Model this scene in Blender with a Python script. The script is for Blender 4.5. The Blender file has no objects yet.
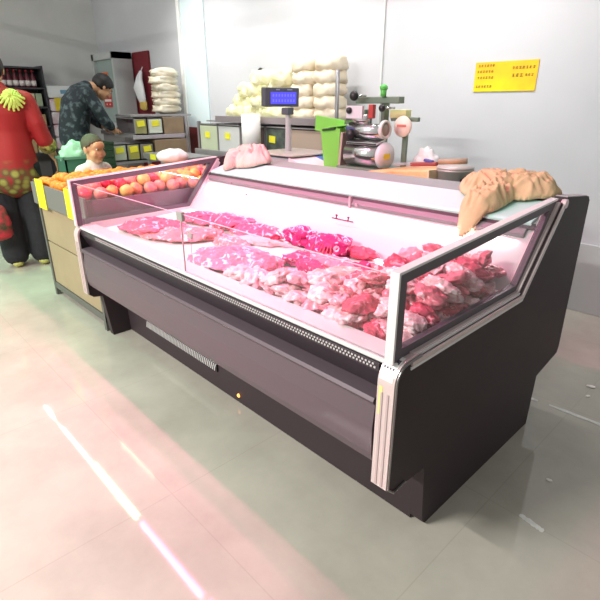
import bpy, bmesh, math, random
from mathutils import Vector, Matrix, Euler, noise
PI = math.pi
S = bpy.context.scene
COL = S.collection

# ------------------------------------------------------------------ camera
PAN, TILT, FPX = .8091, .3815, 487.45
cam = bpy.data.cameras.new('camera')
cam.sensor_width = 36.0
cam.lens = FPX / 600 * 36
cam.clip_start = .05
co = bpy.data.objects.new('camera', cam)
COL.objects.link(co)
co.location = (2.758, -.921, 1.300)
co.rotation_euler = (PI / 2 - TILT, 0, PAN)
S.camera = co

# ------------------------------------------------------------------ world
W = bpy.data.worlds.new('market_hall_light')
S.world = W
W.use_nodes = True
bg = W.node_tree.nodes['Background']
bg.inputs[1].default_value = 1
# soft daylight of the open hall: brighter from the front left, dimmer on the right
_nt = W.node_tree
_tc = _nt.nodes.new('ShaderNodeTexCoord')
_dot = _nt.nodes.new('ShaderNodeVectorMath'); _dot.operation = 'DOT_PRODUCT'
_dot.inputs[1].default_value = Vector((-.52, -.78, .34)).normalized()
_nt.links.new(_tc.outputs['Generated'], _dot.inputs[0])
_mr = _nt.nodes.new('ShaderNodeMapRange')
_mr.inputs[1].default_value = -.3; _mr.inputs[2].default_value = 1
_mr.inputs[3].default_value = .12; _mr.inputs[4].default_value = .95
_nt.links.new(_dot.outputs['Value'], _mr.inputs[0])
_nt.links.new(_mr.outputs[0], bg.inputs[1])
bg.inputs[0].default_value = (.98, 1.0, .95, 1)

# ------------------------------------------------------------------ lights
def area(name, loc, sx, sy, power, col, rot=(0, 0, 0)):
    l = bpy.data.lights.new(name, 'AREA')
    l.shape = 'RECTANGLE'
    l.size, l.size_y = sx, sy
    l.energy = power
    l.color = col
    o = bpy.data.objects.new(name, l)
    o.location = loc
    o.rotation_euler = rot
    COL.objects.link(o)
    return o

LAMP_Y, LAMP_Z = .41, 2.40
PINK, GREEN, WHITE = (1, .15, .40), (.40, 1, .58), (1, .98, .95)
TUBES = [(-3.63, WHITE, 2), (-2.52, WHITE, 1.5), (-1.42, GREEN, 8), (-.30, PINK, 5),
         (.82, PINK, 27)]
for i, (x, c, p) in enumerate(TUBES):
    lamp = area('tube_light_glow', (x, LAMP_Y, LAMP_Z - .03), 1.04, .062, p, c)
    lamp.data.spread = math.radians(112)
# a green vegetable-counter lamp further left, out of the picture
lamp = area('tube_light_glow', (-1.75, -.75, 2.37), 1.0, .045, 26, GREEN)
lamp.data.spread = math.radians(130)
# LED strip of the display case itself, under its hood
area('led_strip_glow', (1.075, .829, .855), 1.96, .010, 5, (1, .95, .96), (-1.0, 0, 0))
# white tubes over the front aisle, on the customers' side of the case
for x, p in ((-.6, 85), (.55, 265)):
    area('tube_light_glow', (x, -3.0, 2.97), 1.1, .12, p, (1, 1, .93))
# the row of white tubes over the back counter
for x in (-2.2, -.6, 1.0):
    lamp = area('tube_light_glow', (x, 1.715, 2.75), 1.15, .05, 12.5, WHITE, (.45, 0, 0))
    lamp.data.spread = math.radians(108)

# ------------------------------------------------------------------ exposure
S.view_settings.view_transform = 'Standard'
S.view_settings.look = 'None'
S.view_settings.gamma = 1
S.view_settings.use_curve_mapping = False
S.view_settings.exposure = 0
S.cycles.caustics_reflective = False
S.cycles.caustics_refractive = False

# ------------------------------------------------------------------ materials
def lin(c):
    return tuple(((v / 255) / 12.92 if v / 255 <= .04045 else ((v / 255 + .055) / 1.055) ** 2.4) for v in c) + (1,)

MATS = {}
def mat(name, rgb, rough=.5, metal=0, var=0, scale=8, emis=None, estr=0, trans=0, bump=0, bscale=30, spec=.5, coat=0, rgb2=None, alpha=1, ior=1.45):
    if name in MATS:
        return MATS[name]
    m = bpy.data.materials.new(name)
    m.use_nodes = True
    nt = m.node_tree
    b = nt.nodes['Principled BSDF']
    c1 = lin(rgb)
    b.inputs['Roughness'].default_value = rough
    b.inputs['Metallic'].default_value = metal
    b.inputs['Specular IOR Level'].default_value = spec
    b.inputs['Transmission Weight'].default_value = trans
    b.inputs['Coat Weight'].default_value = coat
    b.inputs['IOR'].default_value = ior
    b.inputs['Alpha'].default_value = alpha
    tc = nt.nodes.new('ShaderNodeTexCoord')
    if rgb2 or var:
        n = nt.nodes.new('ShaderNodeTexNoise')
        n.inputs['Scale'].default_value = scale
        n.inputs['Detail'].default_value = 4
        nt.links.new(tc.outputs['Object'], n.inputs['Vector'])
        r = nt.nodes.new('ShaderNodeValToRGB')
        r.color_ramp.elements[0].position = .38
        r.color_ramp.elements[1].position = .62
        if rgb2:
            r.color_ramp.elements[0].color = c1
            r.color_ramp.elements[1].color = lin(rgb2)
        else:
            r.color_ramp.elements[0].color = tuple(v * (1 - var) for v in c1[:3]) + (1,)
            r.color_ramp.elements[1].color = tuple(min(1, v * (1 + var)) for v in c1[:3]) + (1,)
        nt.links.new(n.outputs['Fac'], r.inputs['Fac'])
        nt.links.new(r.outputs['Color'], b.inputs['Base Color'])
    else:
        b.inputs['Base Color'].default_value = c1
    if bump:
        n2 = nt.nodes.new('ShaderNodeTexNoise')
        n2.inputs['Scale'].default_value = bscale
        n2.inputs['Detail'].default_value = 5
        nt.links.new(tc.outputs['Object'], n2.inputs['Vector'])
        bp = nt.nodes.new('ShaderNodeBump')
        bp.inputs['Strength'].default_value = bump
        bp.inputs['Distance'].default_value = .01
        nt.links.new(n2.outputs['Fac'], bp.inputs['Height'])
        nt.links.new(bp.outputs['Normal'], b.inputs['Normal'])
    if emis:
        b.inputs['Emission Color'].default_value = lin(emis)
        b.inputs['Emission Strength'].default_value = estr
    MATS[name] = m
    return m

def glass(name, rgb=(255, 255, 255), mixin=.0):
    """thin clear pane: mostly transparent with a mirror-like sheen"""
    if name in MATS:
        return MATS[name]
    m = bpy.data.materials.new(name)
    m.use_nodes = True
    nt = m.node_tree
    nt.nodes.remove(nt.nodes['Principled BSDF'])
    out = nt.nodes['Material Output']
    t = nt.nodes.new('ShaderNodeBsdfTransparent')
    t.inputs[0].default_value = lin(rgb)
    g = nt.nodes.new('ShaderNodeBsdfGlossy')
    g.inputs['Roughness'].default_value = .03
    lw = nt.nodes.new('ShaderNodeLayerWeight')
    lw.inputs[0].default_value = .5
    pw = nt.nodes.new('ShaderNodeMath'); pw.operation = 'POWER'; pw.inputs[1].default_value = 4
    nt.links.new(lw.outputs['Facing'], pw.inputs[0])
    fr = nt.nodes.new('ShaderNodeMath'); fr.operation = 'MULTIPLY_ADD'
    fr.inputs[1].default_value = .45; fr.inputs[2].default_value = .035 + mixin
    nt.links.new(pw.outputs[0], fr.inputs[0])
    mx = nt.nodes.new('ShaderNodeMixShader')
    nt.links.new(fr.outputs[0], mx.inputs[0])
    nt.links.new(t.outputs[0], mx.inputs[1])
    nt.links.new(g.outputs[0], mx.inputs[2])
    nt.links.new(mx.outputs[0], out.inputs[0])
    MATS[name] = m
    return m

def meat_mat(name, red, fat, amount, scale=9):
    """marbled raw meat: red flesh with streaks of fat"""
    m = bpy.data.materials.new(name)
    m.use_nodes = True
    nt = m.node_tree
    b = nt.nodes['Principled BSDF']
    tc = nt.nodes.new('ShaderNodeTexCoord')
    oi = nt.nodes.new('ShaderNodeObjectInfo')
    ad = nt.nodes.new('ShaderNodeVectorMath'); ad.operation = 'ADD'
    sc = nt.nodes.new('ShaderNodeVectorMath'); sc.operation = 'SCALE'
    sc.inputs['Scale'].default_value = 17
    cmb = nt.nodes.new('ShaderNodeCombineXYZ')
    for k in range(3):
        nt.links.new(oi.outputs['Random'], cmb.inputs[k])
    nt.links.new(cmb.outputs[0], sc.inputs[0])
    nt.links.new(tc.outputs['Object'], ad.inputs[0])
    nt.links.new(sc.outputs[0], ad.inputs[1])
    n = nt.nodes.new('ShaderNodeTexNoise')
    n.inputs['Scale'].default_value = scale
    n.inputs['Detail'].default_value = 6
    n.inputs['Distortion'].default_value = 1.6
    nt.links.new(ad.outputs[0], n.inputs['Vector'])
    r = nt.nodes.new('ShaderNodeValToRGB')
    e = r.color_ramp.elements
    e[0].position = .33; e[0].color = lin(tuple(v * .82 for v in red))
    e[1].position = .48 + (1 - amount) * .2; e[1].color = lin(red)
    k = r.color_ramp.elements.new(min(.97, .56 + (1 - amount) * .2)); k.color = lin(fat)
    nt.links.new(n.outputs['Fac'], r.inputs['Fac'])
    nt.links.new(r.outputs['Color'], b.inputs['Base Color'])
    b.inputs['Roughness'].default_value = .5
    b.inputs['Specular IOR Level'].default_value = .35
    bp = nt.nodes.new('ShaderNodeBump')
    bp.inputs['Strength'].default_value = .5
    bp.inputs['Distance'].default_value = .01
    nt.links.new(n.outputs['Fac'], bp.inputs['Height'])
    nt.links.new(bp.outputs['Normal'], b.inputs['Normal'])
    MATS[name] = m
    return m

# ------------------------------------------------------------------ mesh helpers
def rotm(rot):
    return Euler(rot).to_matrix().to_4x4()

class MB:
    def __init__(self):
        self.bm = bmesh.new()
    def box(self, c, s, rot=(0, 0, 0), bev=0, seg=2):
        M = Matrix.Translation(c) @ rotm(rot) @ Matrix.Diagonal((s[0], s[1], s[2], 1))
        r = bmesh.ops.create_cube(self.bm, size=1, matrix=M)
        if bev:
            vs = set(r['verts'])
            es = [e for e in self.bm.edges if e.verts[0] in vs and e.verts[1] in vs]
            bmesh.ops.bevel(self.bm, geom=es, offset=min(bev, min(s) * .45), segments=seg, profile=.6, affect='EDGES')
        return self
    def bb(self, x0, x1, y0, y1, z0, z1, bev=0):
        return self.box(((x0 + x1) / 2, (y0 + y1) / 2, (z0 + z1) / 2), (abs(x1 - x0), abs(y1 - y0), abs(z1 - z0)), bev=bev)
    def cyl(self, p0, p1, r0, r1=None, n=20, caps=True):
        p0, p1 = Vector(p0), Vector(p1)
        r1 = r0 if r1 is None else r1
        d = p1 - p0
        q = d.to_track_quat('Z', 'Y').to_matrix().to_4x4()
        bmesh.ops.create_cone(self.bm, cap_ends=caps, segments=n, radius1=r0, radius2=r1, depth=d.length,
                              matrix=Matrix.Translation((p0 + p1) / 2) @ q)
        return self
    def ball(self, c, s, rot=(0, 0, 0), sub=3):
        if not hasattr(s, '__len__'):
            s = (s, s, s)
        M = Matrix.Translation(c) @ rotm(rot) @ Matrix.Diagonal((s[0], s[1], s[2], 1))
        bmesh.ops.create_icosphere(self.bm, subdivisions=sub, radius=1, matrix=M)
        return self
    def prism(self, prof, x0, x1):
        """closed (y, z) outline extruded along x"""
        a = [self.bm.verts.new((x0, y, z)) for y, z in prof]
        b = [self.bm.verts.new((x1, y, z)) for y, z in prof]
        n = len(prof)
        self.bm.faces.new(a)
        self.bm.faces.new(b[::-1])
        for i in range(n):
            j = (i + 1) % n
            self.bm.faces.new((a[i], b[i], b[j], a[j]))
        return self
    def strip(self, prof, x0, x1, t):
        """open (y, z) polyline given thickness t (to its left), extruded along x"""
        P = [Vector(p) for p in prof]
        off = []
        for i, p in enumerate(P):
            ds = []
            if i > 0: ds.append((P[i] - P[i - 1]).normalized())
            if i < len(P) - 1: ds.append((P[i + 1] - P[i]).normalized())
            d = sum(ds, Vector((0, 0))).normalized()
            nrm = Vector((-d.y, d.x))
            k = 1 / max(.4, nrm.dot(Vector((-ds[0].y, ds[0].x))))
            off.append(p + nrm * t * k)
        return self.prism([tuple(p) for p in P] + [tuple(p) for p in off[::-1]], x0, x1)
    def lathe(self, prof, c=(0, 0, 0), n=28, axis='Z'):
        rings = []
        for r, h in prof:
            ring = []
            for k in range(n):
                a = 2 * PI * k / n
                v = Vector((r * math.cos(a), r * math.sin(a), h))
                if axis == 'X': v = Vector((v.z, v.x, v.y))
                if axis == 'Y': v = Vector((v.x, v.z, v.y))
                ring.append(self.bm.verts.new(v + Vector(c)))
            rings.append(ring)
        for a, b in zip(rings, rings[1:]):
            for k in range(n):
                self.bm.faces.new((a[k], a[(k + 1) % n], b[(k + 1) % n], b[k]))
        if prof[0][0] > 1e-6: self.bm.faces.new(rings[0][::-1])
        if prof[-1][0] > 1e-6: self.bm.faces.new(rings[-1])
        return self
    def loft(self, pts, rad, ref=(1, 0, 0), n=16):
        """tapered limb through pts; rad = radius or (a, b) with a along ref"""
        pts = [Vector(p) for p in pts]
        rings = []
        N = len(pts)
        full = []
        for i in range(N):
            r = rad[i] if hasattr(rad[i], '__len__') else (rad[i], rad[i])
            full.append((pts[i], r))
        d0 = (pts[1] - pts[0]).normalized(); d1 = (pts[-1] - pts[-2]).normalized()
        r0, r1 = full[0][1], full[-1][1]
        e0, e1 = min(r0), min(r1)
        full = [(pts[0] - d0 * e0 * .85, (r0[0] * .35, r0[1] * .35)), (pts[0] - d0 * e0 * .5, (r0[0] * .82, r0[1] * .82))] + full + \
               [(pts[-1] + d1 * e1 * .5, (r1[0] * .82, r1[1] * .82)), (pts[-1] + d1 * e1 * .85, (r1[0] * .35, r1[1] * .35))]
        for i, (p, r) in enumerate(full):
            a = full[max(0, i - 1)][0]; b = full[min(len(full) - 1, i + 1)][0]
            d = (b - a).normalized()
            u = Vector(ref) - d * d.dot(Vector(ref))
            if u.length < 1e-3: u = Vector((0, 1, 0)) - d * d.y
            u.normalize(); v = d.cross(u)
            rings.append([self.bm.verts.new(p + u * r[0] * math.cos(2 * PI * k / n) + v * r[1] * math.sin(2 * PI * k / n)) for k in range(n)])
        for a, b in zip(rings, rings[1:]):
            for k in range(n):
                self.bm.faces.new((a[k], a[(k + 1) % n], b[(k + 1) % n], b[k]))
        self.bm.faces.new(rings[0][::-1]); self.bm.faces.new(rings[-1])
        return self
    def tube(self, pts, r, n=8):
        return self.loft(pts, [r] * len(pts), ref=(.31, .2, .93), n=n)
    def move(self, M):
        bmesh.ops.transform(self.bm, matrix=M, verts=self.bm.verts)
        return self
    def build(self, name, m, parent=None, smooth=False, label=None, loc=None):
        bmesh.ops.recalc_face_normals(self.bm, faces=self.bm.faces)
        me = bpy.data.meshes.new(name)
        self.bm.to_mesh(me); self.bm.free()
        if smooth:
            for p in me.polygons: p.use_smooth = True
        me.materials.append(m)
        o = bpy.data.objects.new(name, me)
        COL.objects.link(o)
        if parent: o.parent = parent
        if loc: o.location = loc
        if label: o['label'] = label
        return o

def smooth_angle(o, deg=40):
    me = o.data
    for p in me.polygons: p.use_smooth = True
    bm = bmesh.new(); bm.from_mesh(me)
    for e in bm.edges:
        if len(e.link_faces) == 2 and e.calc_face_angle(0) > math.radians(deg):
            e.smooth = False
    bm.to_mesh(me); bm.free()
    return o

def tag(o, label, cat, group=None, kind=None):
    o['label'] = label; o['category'] = cat
    if group: o['group'] = group
    if kind: o['kind'] = kind
    return o
def empty(name, loc, label, cat, group=None, rz=0):
    o = bpy.data.objects.new(name, None)
    COL.objects.link(o)
    o.empty_display_size = .1
    o.location = loc; o.rotation_euler = (0, 0, rz)
    return tag(o, label, cat, group)
def struct(name, mb, m, smooth=False):
    o = mb.build(name, m, None, smooth)
    o['kind'] = 'structure'
    return o
def copy_tree(o, parent=None):
    c = o.copy(); COL.objects.link(c)
    if parent: c.parent = parent
    for ch in list(o.children): copy_tree(ch, c)
    return c
def bake(o, voxel=None, smooth_it=0, sub=0):
    """turn the modifiers of a fused figure into a plain mesh"""
    if voxel:
        r = o.modifiers.new('r', 'REMESH'); r.mode = 'VOXEL'; r.voxel_size = voxel
    if smooth_it:
        s = o.modifiers.new('s', 'SMOOTH'); s.iterations = smooth_it; s.factor = .5
    if sub:
        s = o.modifiers.new('u', 'SUBSURF'); s.levels = sub
    dg = bpy.context.evaluated_depsgraph_get()
    dg.update()
    me = bpy.data.meshes.new_from_object(o.evaluated_get(dg))
    o.modifiers.clear()
    o.data = me
    for p in me.polygons: p.use_smooth = True
    return o

# ================================================================== SETTING
# floor: pale polished screed with faint joints
def floor_mat():
    m = bpy.data.materials.new('polished_screed')
    m.use_nodes = True
    nt = m.node_tree; b = nt.nodes['Principled BSDF']
    tc = nt.nodes.new('ShaderNodeTexCoord')
    n = nt.nodes.new('ShaderNodeTexNoise'); n.inputs['Scale'].default_value = 2.2; n.inputs['Detail'].default_value = 8
    n.inputs['Roughness'].default_value = .62
    nt.links.new(tc.outputs['Object'], n.inputs['Vector'])
    r = nt.nodes.new('ShaderNodeValToRGB')
    r.color_ramp.elements[0].position = .32; r.color_ramp.elements[0].color = lin((164, 158, 148))
    r.color_ramp.elements[1].position = .68; r.color_ramp.elements[1].color = lin((185, 179, 168))
    nt.links.new(n.outputs['Fac'], r.inputs['Fac'])
    br = nt.nodes.new('ShaderNodeTexBrick')
    br.offset = 0; br.inputs['Scale'].default_value = 1
    br.inputs['Brick Width'].default_value = .8; br.inputs['Row Height'].default_value = .8
    br.inputs['Mortar Size'].default_value = .0022
    br.inputs['Color1'].default_value = (1, 1, 1, 1); br.inputs['Color2'].default_value = (.985, .985, .985, 1)
    br.inputs['Mortar'].default_value = (.91, .90, .89, 1)
    mp = nt.nodes.new('ShaderNodeMapping'); mp.inputs['Location'].default_value = (.15, .31, 0)
    nt.links.new(tc.outputs['Object'], mp.inputs['Vector']); nt.links.new(mp.outputs[0], br.inputs['Vector'])
    mx = nt.nodes.new('ShaderNodeMix'); mx.data_type = 'RGBA'; mx.blend_type = 'MULTIPLY'; mx.inputs[0].default_value = 1
    nt.links.new(r.outputs['Color'], mx.inputs[6]); nt.links.new(br.outputs['Color'], mx.inputs[7])
    nt.links.new(mx.outputs[2], b.inputs['Base Color'])
    rr = nt.nodes.new('ShaderNodeMapRange'); rr.inputs[3].default_value = .50; rr.inputs[4].default_value = .65
    nt.links.new(n.outputs['Fac'], rr.inputs[0]); nt.links.new(rr.outputs[0], b.inputs['Roughness'])
    b.inputs['Specular IOR Level'].default_value = .1
    b.inputs['Coat Weight'].default_value = 1
    b.inputs['Coat Roughness'].default_value = .045
    return m
struct('floor', MB().bb(-5.3, 5.5, -3.6, 2.65, -.06, 0), floor_mat())
white_wall = mat('white_wall', (196, 197, 202), .75, var=.03, scale=1.4)
struct('wall_back', MB().bb(-5.3, 5.5, 2.55, 2.67, 0, 3.3), white_wall)
struct('wall_left', MB().bb(-5.42, -5.3, -3.6, 2.67, 0, 3.3), mat('left_wall', (214, 214, 214), .8, var=.04, scale=2))
struct('baseboard_back', MB().bb(-2.35, 5.5, 2.532, 2.55, 0, .46, bev=.004), mat('grey_dado', (186, 189, 190), .6))
struct('trim_1', MB().bb(-2.92, -2.86, 2.51, 2.55, 0, 3.2), mat('white_trim', (240, 240, 238), .5))
struct('trim_2', MB().bb(-2.86, -2.36, 2.525, 2.55, 0, 1.04), mat('maroon_dado', (112, 42, 42), .55))
struct('trim_3', MB().bb(-2.86, -2.40, 2.53, 2.55, 1.04, 3.2), mat('pale_blue_panel', (218, 234, 238), .6))
struct('trim_4', MB().bb(-4.16, -3.72, 2.52, 2.55, 0, 1.95), mat('maroon_board', (112, 26, 38), .6))
struct('trim_5', MB().bb(.07, .085, 2.535, 2.55, .46, 3.2), mat('wall_joint', (205, 208, 206), .6))
fl_white = mat('worn_white_paint', (214, 212, 208), .4, var=.08, scale=40)

# painted remains of a white line on the floor behind and beside the case
def worn(name, p0, p1, w, seed):
    m = MB(); rnd = random.Random(seed)
    a, b = Vector(p0), Vector(p1)
    n = 14; d = (b - a).normalized(); s = Vector((-d.y, d.x))
    top, bot = [], []
    for i in range(n + 1):
        p = a.lerp(b, i / n)
        k = w * (.5 if i in (0, n) else 1)
        top.append(p + s * k * rnd.uniform(.35, .6)); bot.append(p - s * k * rnd.uniform(.35, .6))
    vs = [m.bm.verts.new((p.x, p.y, .0015)) for p in top] + [m.bm.verts.new((p.x, p.y, .0015)) for p in bot[::-1]]
    f = m.bm.faces.new(vs)
    bmesh.ops.extrude_face_region(m.bm, geom=[f])
    for v in vs: v.co.z = .0002
    o = m.build(name, fl_white); o['kind'] = 'structure'
worn('trim_6', (2.00, 1.232), (2.115, 1.245), .022, 1)
worn('trim_7', (2.165, 1.248), (2.62, 1.262), .022, 2)
worn('trim_8', (2.355, .50), (2.44, .485), .020, 3)

# ================================================================== DISPLAY CASE
L = 2.15
black = mat('dark_purple_paint', (58, 48, 52), .5, spec=.25, var=.04, scale=3)
frontm = mat('plum_paint_floor_reflection', (98, 84, 92), .42, metal=.2, coat=.08)  # dark front paint made lighter for the floor reflected in the bumper
recess = mat('dark_front_paint', (58, 50, 57), .32, metal=.2, coat=.2)
chrome = mat('brushed_silver', (216, 198, 198), .3, metal=.3)
silver = mat('white_silver', (228, 226, 228), .32, metal=.25)
gasket = mat('purple_grey_gasket', (92, 84, 92), .42)
whitein = mat('white_enamel', (186, 182, 184), .45)
clear = glass('clear_glass')
case = empty('meat_display_case', (0, 0, 0), 'long dark open-top refrigerated display case filled with raw meat', 'display case')

def rounded_front(z1, z2, r=.045, n=6):
    """front outline from lower corner up and round to the top"""
    o = [(r * .5, z1), (0, z1 + r * .5)]
    for k in range(n + 1):
        a = PI - k / n * (PI / 2)
        o.append((r + r * math.cos(a), z2 - r + r * math.sin(a)))
    return o
Z1, Z2 = .270, .681
panel = rounded_front(Z1, Z2) + [(.705, .690), (.955, .985), (.985, .990), (1.215, .968), (1.235, .95), (1.252, .30), (1.24, .272),
                                 (1.04, .235), (1.03, 0), (.235, 0), (.215, .02), (.19, .255)]
leftpanel = rounded_front(Z1, Z2) + [(.705, .690), (.955, .985), (.985, .990), (1.215, .968), (1.235, .95), (1.252, .30), (1.24, .272),
                                     (1.04, .235), (1.03, 0), (.105, 0), (.10, .03), (.075, .262)]
for x0, x1, pr in ((0, .045, leftpanel), (L - .045, L, panel)):
    MB().prism(pr, x0, x1).build('end_panel', black, case)

groovem = mat('groove_pinkgrey', (186, 166, 166), .4)
def cap(x0, x1, out):
    """silver bumper strip that wraps the front corner of an end panel"""
    pr = rounded_front(Z1, Z2, .05, 8)
    o = MB().strip([(y - .0005, z) for y, z in pr[1:]] + [(.09, Z2)], x0, x1, .010).build('bumper_strip', chrome, case)
    for k in (.25, .62):
        xx = x0 + (x1 - x0) * k
        MB().strip([(-.0105, Z1 + .03), (-.0105, Z2 - .08)], xx, xx + .006, .002).build('groove', groovem, o)
    e = MB()
    pts = [(out, y - .004, z) for y, z in [(.085, Z1 + .002), (.03, Z1 - .004)] + pr[1:]] + [(out, .10, Z2 + .004)]
    e.loft(pts, [.004] * len(pts), ref=(1, 0, 0), n=6)
    e.build('edge_trim', mat('dark_chrome', (150, 145, 145), .3, metal=.8) if out > 1 else gasket, o)
    return o
c1 = cap(L - .052, L + .001, L + .003)
c0 = cap(0, .052, -.003)
def arc(r, a0, a1, n=8):
    return [(.05 + r * math.cos(math.radians(a0 + (a1 - a0) * k / n)), Z2 - .05 + r * math.sin(math.radians(a0 + (a1 - a0) * k / n))) for k in range(n + 1)]
st = MB().strip(arc(.0605, 172, 96), L - .048, L - .006, .001).build('sticker', mat('sticker_white', (236, 230, 232), .4), c1, label='white sticker with a dark printed line')
ink = MB(); rnd = random.Random(4)
for k in range(9):
    xk = L - .046 + k * .0042
    ink.strip(arc(.0616, 122 + rnd.uniform(-3, 3), 108 + rnd.uniform(-3, 3), 3), xk, xk + .0034, .0005)
for k in range(4):
    xk = L - .044 + k * .009
    ink.strip(arc(.0616, 142, 137, 2), xk, xk + .004, .0005)
ink.build('printing', mat('dark_ink', (60, 40, 66), .6), st)
MB().strip([(-.0106, Z2 - .15), (-.0106, Z2 - .062)], L - .046, L - .034, .0008).build('yellow_reflection', mat('pale_yellow_reflection', (226, 214, 140), .5), c1)  # yellow reflection near the top of the strip, put on as a coloured bar

x0, x1 = .0455, L - .0455
# front, top to bottom
MB().prism([(.012, .672), (.012, .684), (.10, .684), (.105, .664), (.02, .664)], x0, x1).build('front_ledge', silver, case)
vent = MB()
vent.bb(.25, L - .063, .006, .014, .646, .668)
ventp = vent.build('vent_strip', recess, case)
dots = MB()
for k in range(150):
    x = .26 + k * (L - .33) / 150
    dots.box((x, .0055, .662), (.006, .003, .005)); dots.box((x + .006, .0055, .653), (.006, .003, .005))
dots.build('perforation', mat('light_dots', (196, 190, 192), .4), ventp)
upf = MB().prism([(.012, .664), (.022, .664), (.062, .566), (.052, .560), (.012, .640)], x0, x1).build('upper_front_panel', recess, case)
lt_ = MB(); rr_ = random.Random(8)
for k in range(8):
    lt_.box((.205 + k * .0125, .0395, .612), (.004, .002, .016), rot=(-.39, 0, rr_.uniform(-.1, .1))).box((.209 + k * .0125, .0395, .612 + rr_.uniform(-.006, .006)), (.008, .002, .004), rot=(-.39, 0, 0))
lt_.build('lettering', mat('white_print', (226, 228, 224), .4), upf, label='small white lettering on the dark panel')
MB().prism([(-.004, .545), (-.010, .556), (-.004, .566), (.058, .570), (.058, .545)], x0 + .018, x1 - .018).build('bumper_lip', frontm, case)
fp = MB().strip([(.045, .345), (.006, .352), (-.002, .38), (-.006, .47), (.002, .5445)][::-1], x0 + .018, x1 - .018, .012).build('bumper_panel', frontm, case)
MB().bb(.070, .10, .06, .075, .664, .674)
MB().prism([(.06, .355), (.06, .66), (.075, .66), (.21, .30), (.21, .35)], x0, x1).build('under_panel', recess, case)
MB().prism([(.215, .004), (.205, .34), (.235, .34), (.235, .004)], x0, x1).build('plinth', black, case)
gr = MB().bb(.30, 1.0, .203, .2135, .105, .155).build('air_grille', mat('grille_dark', (44, 40, 44), .4), case)
sl = MB()
for k in range(46):
    sl.box((.312 + k * .0151, .201, .130), (.006, .006, .040), rot=(0, .35, 0))
sl.build('grille_slats', mat('grille_light', (196, 192, 194), .35), gr)
MB().lathe([(.0001, -.006), (.008, -.004), (.010, 0)], (1.16, .2095, .045), 12, 'Y').build('amber_reflection', mat('amber_glow', (255, 170, 90), .4, emis=(255, 160, 80), estr=2.5), case, label='small glowing amber reflection low on the front')  # glowing bead standing in for an amber reflection on the plinth, no lamp
MB().bb(L - .38, L - .02, 1.0, 1.025, .01, .24).bb(.05, L - .38, 1.0, 1.025, .01, .24).build('rear_plinth', black, case)
MB().strip([(.990, .9905), (1.205, .9695)], L - .044, L - .003, .003).build('top_cap', mat('cap_grey', (168, 164, 166), .45), case)
for xa in (.0455, L - .0505):
    MB().prism([(.10, .60), (.10, .690), (.712, .697), (.93, .975), (.95, .95), (.74, .66)], xa, xa + .005).build('inner_liner', mat('white_enamel_liner', (192, 186, 189), .45), case)
MB().prism([(1.21, .27), (1.235, .27), (1.225, .955), (1.20, .955)], x0, x1).build('rear_panel', black, case)

# interior
def deck_z(y):
    return .655 + (y - .10) * .055
MB().prism([(.095, .60), (.095, deck_z(.095)), (.705, deck_z(.705)), (.705, .60)], x0, x1).build('deck', mat('deck_white', (232, 229, 230), .45), case)
for k in range(1, 4):
    xx = x0 + k * (x1 - x0) / 4
    MB().prism([(.10, deck_z(.10)), (.10, deck_z(.10) + .002), (.70, deck_z(.70) + .002), (.70, deck_z(.70))], xx - .003, xx + .003).build('tray_seam', silver, case)
MB().prism([(.700, .685), (.865, .880), (.90, .880), (.735, .655), (.70, .655)], x0, x1).build('inner_back_panel', whitein, case)
MB().prism([(.835, .868), (.842, .852), (.870, .878), (.862, .892)], x0 + .03, x1 - .03).build('light_bar', mat('lamp_bar_grey', (124, 116, 122), .4), case)
MB().prism([(.853, .887), (.858, .884), (.872, .895), (.868, .899)], x0, x1).build('hood_shadow_gap', mat('gap_mauve', (58, 50, 54), .5), case)
hoodp = [(.90, .885), (.875, .903), (1.055, .957), (1.21, .966), (1.21, .94), (1.03, .935)]
MB().prism(hoodp, x0, x1).build('hood', mat('hood_grey', (140, 160, 155), .35, spec=.3), case)
MB().prism([(.866, .893), (.862, .905), (.872, .913), (1.03, .9585), (1.032, .952), (.874, .905)], x0 + .02, x1 - .02).build('hood_front', mat('hood_white', (186, 226, 220), .3, spec=.4), case)
br = MB()
br.box((1.255, .840, .874), (.012, .014, .05))
br.build('light_bar_clip', mat('clip_pinkgrey', (186, 160, 168), .4), case)
MB().box((1.295, .838, .866), (.012, .012, .014)).build('light_bar_clip', MATS['clip_pinkgrey'], case)
hk = MB()
d = (.655, .752)
hk.cyl((1.205, .770, .802), (1.335, .770, .802), .0035, n=8)
for xx in (1.232, 1.305):
    hk.cyl((xx, .770, .802), (xx, .772, .816), .004, n=8).ball((xx, .772, .818), (.008, .005, .006), sub=2)
hk.build('tag_rail', mat('dark_pink_metal', (120, 56, 82), .4, metal=.3), case)
for sx_, sy_, sz_ in ((.50, .805, .822), (.32, .838, .862)): MB().ball((sx_, sy_, sz_), .006, sub=2).build('screw', mat('screw', (120, 90, 100), .4, metal=.5), case)

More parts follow.
